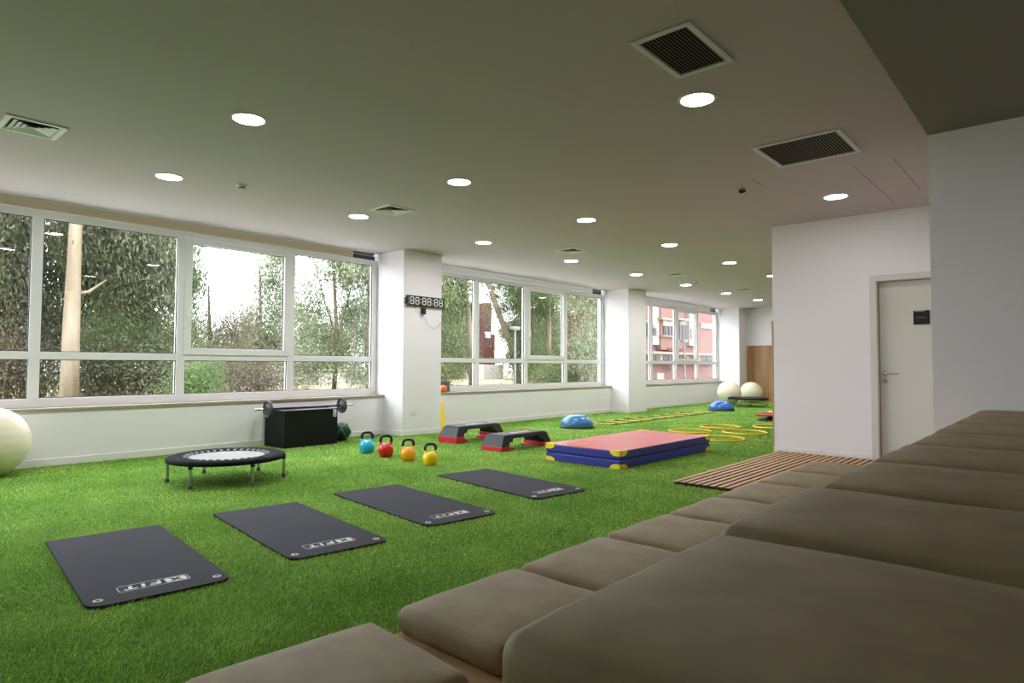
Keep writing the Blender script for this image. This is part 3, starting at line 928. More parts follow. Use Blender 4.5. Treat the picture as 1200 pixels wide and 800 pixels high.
def kettlebell(x, y, mat, label, rot, k=1.0):
    kb = empty('kettlebell', (x, y, 0), rot)
    prof = [(0.055, 0.0), (0.066, 0.006), (0.082, 0.035), (0.089, 0.072), (0.086, 0.105), (0.074, 0.130), (0.058, 0.146), (0.03, 0.156), (0.004, 0.159)]
    p2 = []
    for i in range(len(prof) - 1):
        for q in range(3):
            t = q / 3
            p2.append((prof[i][0] * (1 - t) + prof[i + 1][0] * t, prof[i][1] * (1 - t) + prof[i + 1][1] * t))
    p2.append(prof[-1])
    bd = MB().lathe([(a * k, b * k) for a, b in p2], 36)
    for s in (-1, 1):
        bd.tube([(s * 0.044 * k, 0, 0.115 * k), (s * 0.053 * k, 0, 0.145 * k), (s * 0.058 * k, 0, 0.172 * k)], [0.030 * k, 0.022 * k, 0.0185 * k], 14)
    bd.build('bell_body', mat, kb, smooth='all')
    pts = [(-0.058, 0, 0.166), (-0.063, 0, 0.195), (-0.058, 0, 0.222), (-0.042, 0, 0.238), (-0.018, 0, 0.244), (0.018, 0, 0.244), (0.042, 0, 0.238), (0.058, 0, 0.222), (0.063, 0, 0.195), (0.058, 0, 0.166)]
    MB().tube([tuple(c * k for c in p) for p in pts], 0.0168 * k, 12).build('grip', 'gloss_black', kb, smooth='all')
    MB().prism(rrect(0.05 * k, 0.03 * k, 0.008 * k), 0, 0.002, lambda a, b, c: (a, -0.0865 * k - c, 0.085 * k + b)).build('weight_badge', mat, kb)
    tag(kb, label, 'kettlebell', 'row of kettlebells')


kettlebell(4.54, 6.33, 'kb_blue', 'turquoise blue kettlebell with black handle', -0.62)
kettlebell(4.50, 5.915, 'kb_red', 'red kettlebell with black handle', -0.66, 0.98)
kettlebell(4.485, 5.50, 'kb_orange', 'amber orange-yellow kettlebell with black handle', -0.52, 0.94)
kettlebell(4.455, 5.10, 'kb_yellow', 'lemon yellow kettlebell, nearest to the exercise mats', -0.55, 0.90)

# ------------------------------------------------------------------ aerobic steps


def aerobic_step(loc, rot, rise, label):
    s = empty('aerobic_step', loc, rot)
    L, W = 0.475, 0.172
    zt = rise + 0.135
    outer = [(-L, rise), (-L + 0.018, rise + 0.035), (-L + 0.055, zt - 0.022), (-L + 0.085, zt), (L - 0.085, zt), (L - 0.055, zt - 0.022), (L - 0.018, rise + 0.035), (L, rise)]
    inner = [(L - 0.14, rise), (L - 0.16, rise + 0.045), (L - 0.215, rise + 0.05), (L - 0.23, zt - 0.045), (-L + 0.23, zt - 0.045), (-L + 0.215, rise + 0.05), (-L + 0.16, rise + 0.045), (-L + 0.14, rise)]
    def sec(poly, taper):
        return lambda a, b, c: (a, c * (1 - taper * (b - rise) / 0.135), b)
    # body as two end legs and a deck, tapering in width towards the top
    fn = sec(None, 0.16)
    g = MB()
    left = [outer[0], inner[7], inner[6], inner[5], inner[4], (-L + 0.23, zt), outer[3], outer[2], outer[1]]
    g.prism(left, -W, W, fn)
    g.prism([(-a, b) for a, b in left][::-1], -W, W, fn)
    g.prism([(-L + 0.23, zt - 0.045), (L - 0.23, zt - 0.045), (L - 0.23, zt), (-L + 0.23, zt)], -W, W, fn)
    g.build('platform', 'step_dark', s, bevel=0.004)
    tw = W * 0.835
    MB().prism(rrect(2 * L - 0.18, 2 * tw - 0.012, 0.03), zt, zt + 0.004).build('rubber_top', 'step_top', s)
    pm = MB()
    for k, (a, b) in enumerate(((-0.14, -0.075), (-0.065, -0.02), (-0.01, 0.045), (0.055, 0.10))):
        pm.prism([(a, -0.035), (b, -0.035), (b + 0.012, 0.03), (a + 0.012, 0.03)], zt + 0.004, zt + 0.0046)
    pm.build('top_print', 'printdim', s)
    MB().prism([(0.115, -0.035), (0.20, -0.035), (0.212, 0.03), (0.127, 0.03)], zt + 0.004, zt + 0.0046).build('top_print_red', 'step_red', s)
    for sg_ in (-1, 1):
        a0, a1 = sg_ * (L + 0.006), sg_ * (L - 0.155)
        x0, x1 = min(a0, a1), max(a0, a1)
        g = MB().prism([(x0, 0), (x1, 0), (x1, rise * 0.45), (x1 - sg_ * 0.0, rise), (x0, rise)] if sg_ < 0 else [(x0, 0), (x1, 0), (x1, rise), (x0, rise)], -W - 0.004, W + 0.004, lambda a, b, c: (a, c, b))
        g.box(min(sg_ * (L - 0.24), a1), max(sg_ * (L - 0.24), a1), -W + 0.03, W - 0.03, 0, rise * 0.45)
        g.build('riser', 'step_red', s, bevel=0.005)
    tag(s, label, 'step platform', 'aerobic steps')


aerobic_step((6.325, 6.36, 0), radians(1.0), 0.085, 'black aerobic step on tall red risers nearest the pillar')
aerobic_step((6.165, 5.385, 0), radians(-0.5), 0.055, 'black aerobic step on low red risers beside the crash mat')

# ------------------------------------------------------------------ crash mat
cm = empty('crash_mat', (6.58, 3.945, 0), radians(-0.6))
a, b, hh = 1.02, 0.485, 0.186
MB().box(-a, a, -b, b, 0, 0.089).build('lower_layer', 'blue', cm, bevel=0.012, seg=3)
MB().box(-a + 0.012, a - 0.012, -b + 0.012, b - 0.012, 0.08, 0.106).build('side_seam', 'seamblue', cm)
MB().box(-a, a, -b, b, 0.097, hh - 0.004).build('upper_layer', 'blue', cm, bevel=0.012, seg=3)
nx, ny = 24, 12
vs_, fs_ = [], []
rs = random.Random(3)
for j in range(ny + 1):
    for i in range(nx + 1):
        u, v = -1 + 2 * i / nx, -1 + 2 * j / ny
        z = hh + 0.010 * (1 - u ** 6) * (1 - v ** 6) + 0.002 * sin(9 * u + 2 * v) * (1 - u * u) + rs.uniform(-0.0008, 0.0008)
        vs_.append((u * (a - 0.004), v * (b - 0.004), z - 0.002))
for j in range(ny):
    for i in range(nx):
        q = j * (nx + 1) + i
        fs_.append((q, q + 1, q + nx + 2, q + nx + 1))
g = MB().add(vs_, fs_)
g.box(-a + 0.004, a - 0.004, -b + 0.004, b - 0.004, hh - 0.010, hh - 0.003)
g.build('top_cover', 'pink', cm, smooth=True)
pm = MB()
xx_ = -0.93
yy = 0.02
for wv in (0.055, 0.02, 0.02, 0.02, 0.02, 0.02, 0.02):
    pm.box(xx_, xx_ + 0.035, yy, yy + wv, hh + 0.0055, hh + 0.0085)
    yy += wv + 0.012
pm.build('faded_print', 'faded', cm)
for sx in (-1, 1):
    for sy_ in (-1, 1):
        for z0, z1, tp in ((0.0, 0.050, 0), (0.130, hh + 0.003, 1)):
            L_ = 0.135
            g = MB()
            o_ = 0.004
            # rounded-quarter patches wrapped round the corner
            def quarter(zlo, zhi, top):
                pts = [(0, zlo), (L_, zlo)] if not top else [(0, zhi), (0, zlo)]
                if not top:
                    return [(0, zlo), (L_, zlo), (L_ * 0.93, zlo + (zhi - zlo) * 0.55), (L_ * 0.7, zlo + (zhi - zlo) * 0.9), (L_ * 0.45, zhi), (0, zhi)]
                return [(0, zlo), (L_ * 0.45, zlo), (L_ * 0.7, zlo + (zhi - zlo) * 0.1), (L_ * 0.93, zlo + (zhi - zlo) * 0.45), (L_, zhi), (0, zhi)]
            P = quarter(z0, z1, tp)
            g.prism(P, 0, 0.03, lambda p, q, c: (sx * (a + o_ - p), sy_ * (b + o_ - c), q))
            g.prism(P, 0, 0.03, lambda p, q, c: (sx * (a + o_ - c), sy_ * (b + o_ - p), q))
            if tp:
                g.prism([(0, 0), (0.06, 0), (0.045, 0.03), (0.03, 0.045), (0, 0.06)], hh - 0.006, hh + 0.004, lambda p, q, c: (sx * (a + o_ - p), sy_ * (b + o_ - q), c))
            g.build('corner_patch', 'yellow', cm, bevel=0.003)
tag(cm, 'thick crash mat with salmon red top, blue sides and yellow corners', 'crash mat')

# ------------------------------------------------------------------ balance domes, hoops, ladder, rocker board


def dome(loc, r, hgt, mat, label):
    d = empty('balance_dome', loc)
    MB().lathe([(r - 0.02, 0.0), (r + 0.012, 0.012), (r + 0.016, 0.028), (r + 0.006, 0.04), (r - 0.01, 0.042)], 48).build('platform', 'black', d, smooth=True)
    prof = []
    for k in range(15):
        t = k / 14 * pi / 2
        prof.append((max(0.003, r * cos(t) ** 0.8), 0.036 + (hgt - 0.036) * sin(t)))
    for q in (3, 5):
        prof[q] = (prof[q][0] + 0.002, prof[q][1] + 0.002)
    MB().lathe(prof, 48).build('rubber_dome', mat, d, smooth='all')
    tag(d, label, 'balance dome', 'blue balance domes')


dome((8.79, 6.345, 0), 0.278, 0.222, 'bosu', 'blue half-ball balance dome at the start of the agility ladder')
dome((14.48, 6.29, 0), 0.29, 0.228, 'bosu2', 'bright blue half-ball balance dome in front of the far trampoline')

hl = ['yellow hoop lying just behind the crash mat corner', 'yellow hoop farthest back, closest to the far trampoline', 'yellow hoop in the middle of the group, toward the door wall', 'yellow hoop nearest the camera beside the crash mat end', 'yellow hoop partly hidden by the door wall']
for (x, y), lb in zip(((9.50, 4.65), (10.52, 4.60), (9.92, 3.93), (8.80, 3.84), (11.15, 3.92)), hl):
    h_ = empty('hoop', (x, y, 0))
    R = 0.325
    MB().tube([(R * cos(2 * pi * k / 56), R * sin(2 * pi * k / 56), 0.0145) for k in range(56)], 0.0125, 8, closed=True).build('ring', 'hoop', h_, smooth='all')
    MB().tube([(R * cos(q), R * sin(q), 0.0145) for q in (2.0, 2.03, 2.06, 2.09, 2.12)], 0.0138, 10).build('joint_sleeve', 'print', h_, smooth=True)
    tag(h_, lb, 'hoop', 'yellow hoops on the turf')

ld = empty('agility_ladder', (11.6, 6.37, 0))
for s in (-1, 1):
    MB().box(-2.05, 2.1, s * 0.225 - 0.024, s * 0.225 + 0.024, 0.0, 0.0175).build('strap', 'black', ld)
me = None
for k in range(10):
    if me is None:
        o = MB().prism(rrect(0.055, 0.47, 0.012), 0.0172, 0.0215).build('rung', 'hoop', ld)
        me = o.data
    else:
        o = bpy.data.objects.new('rung', me)
        C.objects.link(o)
        o.parent = ld
    o.location = (-2.0 + k * 0.447, 0, 0)
for k in range(9):
    for s in (-1, 1):
        if (k + (s > 0)) % 2 == 0:
            MB().box(-0.05, 0.05, -0.025, 0.025, 0.0172, 0.0182).build('strap_patch', 'hoop', ld, loc=(-2.0 + (k + 0.5) * 0.447, s * 0.225, 0))
tag(ld, 'flat agility ladder with yellow rungs and black straps', 'agility ladder')

rb = empty('rocker_board', (12.62, 4.47, 0), radians(6))
MB().prism(rrect(0.62, 0.42, 0.12, n=8), 0.0, 0.028).build('base', 'step_dark', rb, bevel=0.006)
MB().lathe([(0.13, 0.028), (0.07, 0.06), (0.08, 0.098)], 28).build('pivot', 'black', rb, smooth=True)
MB().prism(rrect(0.74, 0.44, 0.06, n=6), 0.098, 0.128).build('tread', 'step_red', rb, bevel=0.006)
MB().prism(rrect(0.24, 0.36, 0.03), 0.128, 0.132, ).build('foot_pad', 'step_top', rb)
tag(rb, 'red topped rocker board with dark base at the door wall edge', 'balance board')
yc = empty('marker_cone', (14.45, 5.13, 0))
MB().lathe([(0.10, 0.0), (0.10, 0.006), (0.085, 0.012), (0.05, 0.055), (0.026, 0.06)], 28, cap=False).build('cone_disc', 'hoop', yc, smooth=True)
tag(yc, 'small yellow marker disc on the turf behind the rocker board', 'marker')

# tall yellow cone and orange ball half hidden by the pillar
tc = empty('training_cone', (6.93, 7.665, 0))
MB().prism(rrect(0.20, 0.20, 0.04), 0, 0.022).build('cone_base', 'yellow', tc, bevel=0.004)
MB().lathe([(0.072, 0.02), (0.066, 0.055), (0.022, 0.44), (0.018, 0.45)], 24).build('cone_body', 'yellow', tc, smooth=True)
tag(tc, 'tall yellow training cone half hidden behind the clock pillar', 'cone')
ob = empty('toy_ball', (7.215, 7.945, 0.59))
prof = [(max(0.002, 0.06 * cos(-pi / 2 + pi * k / 20)), 0.06 + 0.06 * sin(-pi / 2 + pi * k / 20)) for k in range(21)]
MB().lathe(prof, 24).build('ball_shell', 'orange', ob, smooth='all')
MB().tube([(0.0595 * cos(2 * pi * k / 30), 0.0595 * sin(2 * pi * k / 30), 0.06) for k in range(30)], 0.0016, 5, closed=True).build('seam', 'black', ob)
tag(ob, 'small orange ball on the sill beside the clock pillar', 'ball')
pf = empty('framed_card', (7.33, 8.035, 0.59), 0)
MB().box(-0.12, 0.12, 0, 0.012, 0.0, 0.19).build('card_frame', 'purple', pf, bevel=0.003)
MB().box(-0.095, 0.095, -0.002, 0.001, 0.025, 0.165).build('card', 'lampgrey', pf)
for k, q in enumerate((-0.07, -0.02, 0.04)):
    MB().box(q, q + 0.035, -0.003, -0.0015, 0.05, 0.12 - 0.02 * (k % 2)).build('figure', 'purple', pf)
tag(pf, 'small purple-grey framed card on the sill by the pillar', 'picture frame')

# ------------------------------------------------------------------ artificial turf (uncountable blades)


def turf():
    P, W_, Hh = [], [], []
    for d0, d1, dens, w, hgt in ((0.0, 3.2, 21000, 0.0036, 0.017), (3.2, 5.0, 13000, 0.0044, 0.016), (5.0, 7.5, 7500, 0.0060, 0.015), (7.5, 12.0, 3400, 0.0090, 0.014), (12.0, 22.0, 1500, 0.014, 0.013)):
        x0, x1, y0, y1 = XB, min(XF, d1), YB, min(D - 0.015, d1)
        n = int((x1 - x0) * (y1 - y0) * dens)
        p = np.column_stack((rng.uniform(x0, x1, n), rng.uniform(y0, y1, n)))
        d = np.hypot(p[:, 0], p[:, 1])
        keep = (d >= d0) & (d < d1)
        out = p[:, 0] < 0.35 * p[:, 1] * 0.42 - 0.05      # left of the view: thinner
        keep &= ~out | (rng.random(n) < 0.12)
        p = p[keep]
        P.append(p)
        W_.append(np.full(len(p), w))
        Hh.append(np.full(len(p), hgt))
    P = np.concatenate(P)
    W_ = np.concatenate(W_)
    Hh = np.concatenate(Hh)
    x, y = P[:, 0], P[:, 1]
    ok = np.ones(len(P), bool)

    def rect(cx, cy, w, h, a):
        c, s = cos(radians(a)), sin(radians(a))
        u, v = (x - cx) * c + (y - cy) * s, -(x - cx) * s + (y - cy) * c
        return (np.abs(u) < w / 2) & (np.abs(v) < h / 2)

    def disc(cx, cy, r):
        return (x - cx) ** 2 + (y - cy) ** 2 < r * r
    ok &= ~((x > 0.55) & (x < 5.45) & (y < 1.59))
    ok &= ~((x > 5.205) & (y < 2.725) & (x < XD))
    ok &= ~((x > XR) & (y < YR))
    ok &= ~((x > XD - 0.02) & (y < YDE + 0.03))
    for a0, a1 in ((5.935, 6.71), (12.23, 13.02), (18.39, XF)):
        ok &= ~((x > a0) & (x < a1) & (y > YP - 0.012))
    for mx, my, ma, _ in MATS:
        ok &= ~rect(mx, my, MW - 0.004, ML - 0.004, ma)
    ok &= ~rect(6.58, 3.945, 2.03, 0.96, -0.6)
    ok &= ~rect(4.435, 7.622, 0.755, 0.49, 0)
    for sx, sy_ in ((6.325, 6.36), (6.165, 5.385)):
        for q in (-0.37, 0.37):
            ok &= ~rect(sx + q, sy_, 0.22, 0.33, 0)
    for cx_, cy_, r_ in ((8.79, 6.345, 0.27), (14.48, 6.29, 0.29), (4.54, 6.33, 0.06), (4.50, 5.915, 0.06), (4.485, 5.50, 0.06), (4.455, 5.10, 0.055), (1.165, 7.5, 0.09), (17.0, 7.16, 0.09), (17.95, 6.92, 0.09), (5.02, 7.6, 0.05), (14.45, 5.13, 0.1), (12.62, 4.47, 0.2), (6.93, 7.665, 0.1)):
        ok &= ~disc(cx_, cy_, r_)
    P, W_, Hh = P[ok], W_[ok], Hh[ok]
    x, y = P[:, 0], P[:, 1]
    n = len(P)
    # pile direction wanders slowly across the floor
    f1 = np.sin(1.9 * x + 0.8 * y + 0.3) + np.sin(2.9 * y - 1.3 * x + 1.0) + 0.8 * np.sin(5.3 * x + 3.1 * y) + 0.7 * np.sin(6.7 * y - 4.1 * x + 2)
    f2 = np.sin(9.0 * x + 4 * y) * np.sin(7.7 * y - 5 * x + 1.3)
    ang = 0.9 * f1 + rng.normal(0, 1.25, n) - 0.6
    lean = np.abs(rng.normal(0.75, 0.35, n)) + 0.12 * f2
    hgt = Hh * rng.uniform(0.55, 1.05, n)
    tip = np.column_stack((np.cos(ang) * lean * hgt, np.sin(ang) * lean * hgt, hgt))
    wa = rng.uniform(0, 2 * pi, n)
    wv = np.column_stack((np.cos(wa), np.sin(wa), np.zeros(n))) * (W_ * rng.uniform(0.7, 1.2, n) / 2)[:, None]
    b = np.column_stack((P, np.zeros(n)))
    tri = np.stack((b - wv, b + wv, b + tip), 1)
    shade = np.clip(rng.normal(0.46, 0.27, n) + 0.06 * f1 + 0.09 * f2, 0, 1)
    me = fast_mesh('artificial_turf', tri, 3, shade)
    me.materials.append(M['turf'])
    o = bpy.data.objects.new('artificial_turf', me)
    C.objects.link(o)
    tag(o, 'bright green artificial turf covering the gym floor', 'turf', kind='stuff')


turf()

# ------------------------------------------------------------------ outside
GZ = -0.3
tag(MB().box(-60, 110, D + 0.55, 120, GZ - 0.3, GZ).build('ground', 'ground'), 'dry grass ground outside the windows', 'ground', kind='structure')
tag(MB().box(-8, 24, D + 0.6, 13.2, GZ - 0.1, GZ + 0.02).build('added_bounce_slab', 'bounce'), 'pale slab added outside below the sills to bounce daylight onto the ceiling', 'bounce slab', kind='structure')  # unseen slab, added to bounce neutral daylight up onto the ceiling
M['extwall'] = material('outer_render', (0.5, 0.48, 0.45, 1), 0.9)
tag(MB().box(XB, XF, D + 0.365, D + 0.53, GZ, 0.55).build('outer_plinth', 'extwall'), 'outer plinth of the building below the windows', 'wall', kind='structure')


def ratio(px):
    """x/y slope of the direction a picture column looks in at eye height"""
    a = (px - 600) / F_PX
    d = fw * 1.0 + rt * a
    return d.x / d.y


def foliage(blobs, n, size, droop, seed, clumps=70, cr=0.35):
    """blobs: (cx,cy,cz,rx,ry,rz,weight) -> leaf quads"""
    n = int(n * 2.3)
    g = np.random.default_rng(seed)
    wt = np.array([b[6] for b in blobs], float)
    wt /= wt.sum()
    cc, ids = [], []
    for b, w in zip(blobs, wt):
        m = max(3, int(clumps * w * len(blobs) ** 0 + 0.5))
        v = g.normal(size=(m, 3))
        v /= np.linalg.norm(v, axis=1)[:, None]
        v *= (g.random(m) ** 0.45)[:, None]
        cc.append(v * np.array(b[3:6]) + np.array(b[:3]))
    cc = np.concatenate(cc)
    k = g.integers(0, len(cc), n)
    rad = cr * (0.6 + 0.8 * g.random(len(cc)))[k]
    p = cc[k] + g.normal(size=(n, 3)) * rad[:, None] * np.array([1, 1, 1.15])
    a = g.uniform(0, 2 * pi, n)
    el = g.normal(-droop, 0.55, n)
    d = np.column_stack((np.cos(a) * np.cos(el), np.sin(a) * np.cos(el), np.sin(el)))
    s = np.column_stack((-np.sin(a), np.cos(a), g.normal(0, 0.6, n)))
    s /= np.linalg.norm(s, axis=1)[:, None]
    L = size * 0.60 * g.uniform(0.6, 1.3, n)
    d *= L[:, None]
    s *= (L * 0.17)[:, None]
    q = np.stack((p, p + d * 0.45 + s, p + d, p + d * 0.45 - s), 1)
    ctone = np.clip(g.normal(0.5, 0.24, len(cc)), 0, 1)
    shade = np.clip(ctone[k] + g.normal(0, 0.16, n), 0, 1)
    keep = (p[:, 2] > GZ) & (p[:, 1] > D + 1.0)
    return q[keep], shade[keep]


def tree(name, label, cat, group, px, Y, trunk, blobs, n, size, mat, seed, bark='bark', droop=0.9, clumps=70, cr=0.35, limbs=()):
    """trunk: list of (dx, dy, z, r); blobs relative to the foot"""
    x = ratio(px) * Y
    t = empty(name, (x, Y, GZ))
    if trunk:
        MB().tube([(a, b, c) for a, b, c, _ in trunk], [r for *_, r in trunk], 10).build('trunk', bark, t, smooth='all')
    for lm in limbs:
        MB().tube([(a, b, c) for a, b, c, _ in lm], [r for *_, r in lm], 7).build('limb', bark, t, smooth='all')
    bl_ = [(x + b[0], Y + b[1], GZ + b[2], b[3], b[4], b[5], b[6] if len(b) > 6 else b[3] * b[4] * b[5]) for b in blobs]
    if bl_:
        q, sh = foliage(bl_, n, size, droop, seed, clumps, cr)
        q = q - np.array([x, Y, GZ])
        me = fast_mesh('foliage', q, 4, sh)
        me.materials.append(M[mat])
        o = bpy.data.objects.new('foliage', me)
        C.objects.link(o)
        o.parent = t
        o['kind'] = 'stuff'
    tag(t, label, cat, group)


G = 'trees outside the windows'
# the big pale trunk in the first window
tree('eucalyptus_tree', 'thick pale eucalyptus trunk outside the first window', 'tree', G, 83, 20.0,
     [(0, 0, -0.2, 0.235), (0.0, 0, 2.0, 0.205), (0.02, 0, 4.0, 0.165), (0.05, 0, 6.2, 0.14), (0.1, 0, 8.5, 0.10)],
     [(0.4, 1.0, 6.6, 2.6, 1.2, 1.8), (-1.4, 1.2, 5.0, 1.2, 0.8, 1.3), (2.0, 1.2, 4.6, 1.6, 0.9, 1.6)], 13000, 0.26, 'lf_dark', 1,
     limbs=[[(0.02, 0, 3.2, 0.06), (0.4, 0.1, 3.3, 0.04), (0.9, 0.4, 3.7, 0.02)]])
# dense dark wall of trees behind it
tree('dense_tree', 'dense dark tree at the left edge of the first window', 'tree', G, 0, 24.0,
     [(0, 0, -0.2, 0.2), (0.2, 0, 3, 0.16), (-0.2, 0, 7, 0.1)], [(0, 0, 4.6, 2.6, 2.0, 3.6), (0, 0, 1.4, 2.4, 1.6, 1.6)], 22000, 0.26, 'lf_dark', 2, 'darkbark', clumps=110)
tree('dense_tree', 'dense dark tree behind the thick pale trunk', 'tree', G, 112, 27.0,
     [(0, 0, -0.2, 0.2), (0.2, 0, 3, 0.16), (-0.2, 0, 7, 0.1)], [(0, 0, 5.2, 3.4, 2.0, 3.4), (0, 0, 1.8, 3.0, 1.6, 2.0)], 26000, 0.27, 'lf_dark', 3, 'darkbark', clumps=120)
tree('dense_tree', 'leafy green tree right of the thick pale trunk', 'tree', G, 163, 23.0,
     [(0, 0, -0.2, 0.16), (0.15, 0, 2.5, 0.13), (0, 0, 6, 0.07)], [(0, 0, 4.4, 1.7, 1.4, 2.5), (0.2, 0, 1.8, 1.6, 1.2, 1.3)], 17000, 0.23, 'lf_mid', 4, 'darkbark', clumps=90)
tree('round_bush', 'green bush right of the pale trunk in the first window', 'bush', G, 150, 21.6, [], [(0, 0, 1.9, 1.5, 0.8, 1.0)], 12000, 0.13, 'lf_mid', 5, droop=0.3)
tree('dry_shrub', 'dry brown shrub in the leftmost pane', 'bush', G, 4, 22.0, [(0, 0, 0, 0.05), (0.1, 0, 1.2, 0.03), (0.3, 0, 2.4, 0.01)], [(0, 0, 1.4, 1.0, 0.8, 1.2)], 4000, 0.14, 'lf_brown', 6, 'darkbark', clumps=50,
     limbs=[[(0, 0, 0.1, 0.03), (-0.3, 0.1, 1.2, 0.02), (-0.5, 0.1, 2.3, 0.008)], [(0, 0, 0.3, 0.03), (0.35, 0.1, 1.1, 0.02), (0.6, 0.1, 2.1, 0.008)]])
tree('dark_shrub', 'dark undergrowth below the dense trees of the first window', 'bush', G, 165, 21.0, [], [(0, 0, 0.9, 2.6, 1.0, 0.9)], 9000, 0.18, 'lf_dark', 7, droop=0.2)
tree('green_bush', 'fresh green bush in the lower pane beside the bare hedge', 'bush', G, 228, 15.5, [], [(0, 0, 0.75, 0.65, 0.6, 0.62)], 6500, 0.11, 'lf_green', 8, droop=0.1, clumps=45, cr=0.2)
# third pane: open sky, grey tree, hazy tree
tree('grey_tree', 'grey-brown sparse tree against the white sky', 'tree', G, 243, 27.0, [(0, 0, -0.2, 0.12), (0.1, 0, 2.5, 0.08), (0, 0, 4.6, 0.03)], [(-0.9, 0, 3.6, 0.9, 0.9, 1.6), (0.4, 0, 2.5, 1.5, 1.0, 1.2), (0.2, 0, 0.9, 1.8, 1.0, 0.9)], 9000, 0.19, 'lf_brown', 9, 'darkbark', clumps=80)
tree('pale_tree', 'pale hazy green tree in the opening pane', 'tree', G, 303, 30.0, [(0, 0, -0.2, 0.14), (0.1, 0, 3, 0.1), (0, 0, 6, 0.04)], [(0.2, 0, 3.2, 1.7, 1.2, 2.2), (0.8, 0, 5.8, 1.4, 1.0, 1.5)], 11000, 0.24, 'lf_pale', 10, clumps=80)
tree('bare_hedge', 'bare brown hedge in the lower pane of the first window', 'bush', G, 290, 19.0, [], [(0, 0, 0.75, 2.0, 0.8, 0.85)], 7500, 0.15, 'lf_brown', 11, droop=0.0)
# fourth pane: slender eucalyptus
tree('slender_eucalyptus', 'slender pale eucalyptus in the last pane before the pillar', 'tree', G, 392, 25.0,
     [(0, 0, -0.2, 0.11), (0.1, 0, 3, 0.09), (-0.25, 0, 7.5, 0.05)], [(0.4, 0, 6.4, 2.0, 1.2, 1.6), (-1.1, 0, 4.4, 0.8, 0.8, 1.2), (1.1, 0, 3.8, 1.0, 0.9, 1.4), (0.1, 0, 2.2, 1.8, 1.0, 0.9)], 13000, 0.24, 'lf_pale', 12, clumps=80,
     limbs=[[(0.05, 0, 2.2, 0.05), (0.7, 0, 4.4, 0.035), (1.5, 0, 7, 0.02)], [(0.08, 0, 2.6, 0.04), (-0.7, 0, 4.6, 0.03), (-1.3, 0, 6.8, 0.015)]])
tree('slender_eucalyptus', 'twin-stemmed eucalyptus beside the clock pillar', 'tree', G, 432, 23.0,
     [(0, 0, -0.2, 0.10), (-0.1, 0, 3, 0.08), (0.1, 0, 7.0, 0.04)], [(0.0, 0, 5.6, 1.3, 1.0, 1.9), (0.2, 0, 3.0, 1.2, 0.9, 1.4), (0, 0, 1.2, 1.3, 0.8, 0.8)], 14000, 0.23, 'lf_pale', 13, clumps=80,
     limbs=[[(0, 0, 0.3, 0.06), (0.5, 0, 3, 0.05), (0.7, 0, 6.5, 0.02)]])
tree('yellow_bush', 'yellowish bush on the slope in the last lower pane', 'bush', G, 362, 24.0, [], [(0, 0, 1.3, 1.3, 0.8, 0.9)], 3200, 0.2, 'lf_pale', 14, droop=0.2)
# middle window
tree('leaning_eucalyptus', 'pale eucalyptus with leaning stems behind the clock', 'tree', G, 549, 21.0,
     [(0.3, 0, -0.2, 0.17), (0.15, 0, 2.6, 0.14), (-0.25, 0, 5.0, 0.11), (-0.6, 0, 8, 0.07)],
     [(-0.9, 0.4, 5.4, 1.5, 1.0, 1.8), (-1.6, 0.3, 1.9, 1.2, 0.9, 1.5), (0.2, 0.5, 6.6, 1.6, 1.0, 1.3), (-1.0, 0.3, 3.6, 1.0, 0.9, 0.9)], 17000, 0.22, 'lf_mid', 15, clumps=80,
     limbs=[[(0.1, 0, 0.9, 0.07), (-0.9, 0, 2.8, 0.06), (-1.7, 0, 5.4, 0.035)], [(0.2, 0, 3.0, 0.06), (0.25, 0, 4.6, 0.05), (0.35, 0, 7.2, 0.03)]])
tree('leaning_eucalyptus', 'eucalyptus with a thick diagonal stem in the middle window', 'tree', G, 598, 24.0,
     [(0.9, 0, -0.2, 0.20), (0.1, 0, 2.4, 0.18), (-1.2, 0, 4.6, 0.15), (-2.2, 0, 6.6, 0.12)],
     [(0.3, 0, 5.6, 1.8, 1.2, 1.6), (0.7, 0, 3.2, 1.3, 1.0, 1.5), (0.9, 0, 1.4, 0.9, 0.8, 0.9), (-1.6, 0, 6.9, 1.2, 0.9, 0.9)], 17000, 0.22, 'lf_mid', 16, clumps=80)
tree('straight_eucalyptus', 'straight pale trunk in the opening pane of the middle window', 'tree', G, 643, 22.0,
     [(0, 0, -0.2, 0.17), (0, 0, 3, 0.15), (0.0, 0, 8, 0.10)], [(-0.8, 0.5, 5.4, 1.3, 0.9, 1.9), (0.9, 0.5, 4.8, 1.1, 0.9, 1.7), (-0.9, 0.5, 1.9, 0.9, 0.8, 1.4), (0.8, 0.5, 1.8, 0.9, 0.8, 1.0)], 17000, 0.21, 'lf_mid', 17, clumps=75)
tree('hanging_eucalyptus', 'drooping pale eucalyptus by the plain pillar', 'tree', G, 690, 17.5,
     [(0, 0, -0.2, 0.15), (0.1, 0, 3, 0.12), (0.1, 0, 8, 0.06)], [(-0.6, 0, 5.6, 1.5, 1.0, 1.4), (0.9, 0, 4.4, 1.1, 0.9, 2.2), (0.2, 0, 2.0, 1.5, 0.8, 0.9)], 15000, 0.22, 'lf_pale', 18, droop=1.3, clumps=80)
tree('low_hedge', 'low mixed hedge along the street in the middle window', 'bush', G, 655, 18.5, [], [(0, 0, 0.6, 2.0, 0.7, 0.7)], 7000, 0.17, 'lf_mid', 19, droop=0.2)
tree('street_tree', 'dark little tree behind the leaning eucalyptus', 'tree', G, 522, 30.0, [(0, 0, -0.2, 0.1), (0, 0, 3, 0.06)], [(0, 0, 2.6, 1.9, 1.2, 2.0), (0, 0, 5.5, 1.8, 1.0, 1.6)], 11000, 0.22, 'lf_dark', 20, 'darkbark', clumps=80)

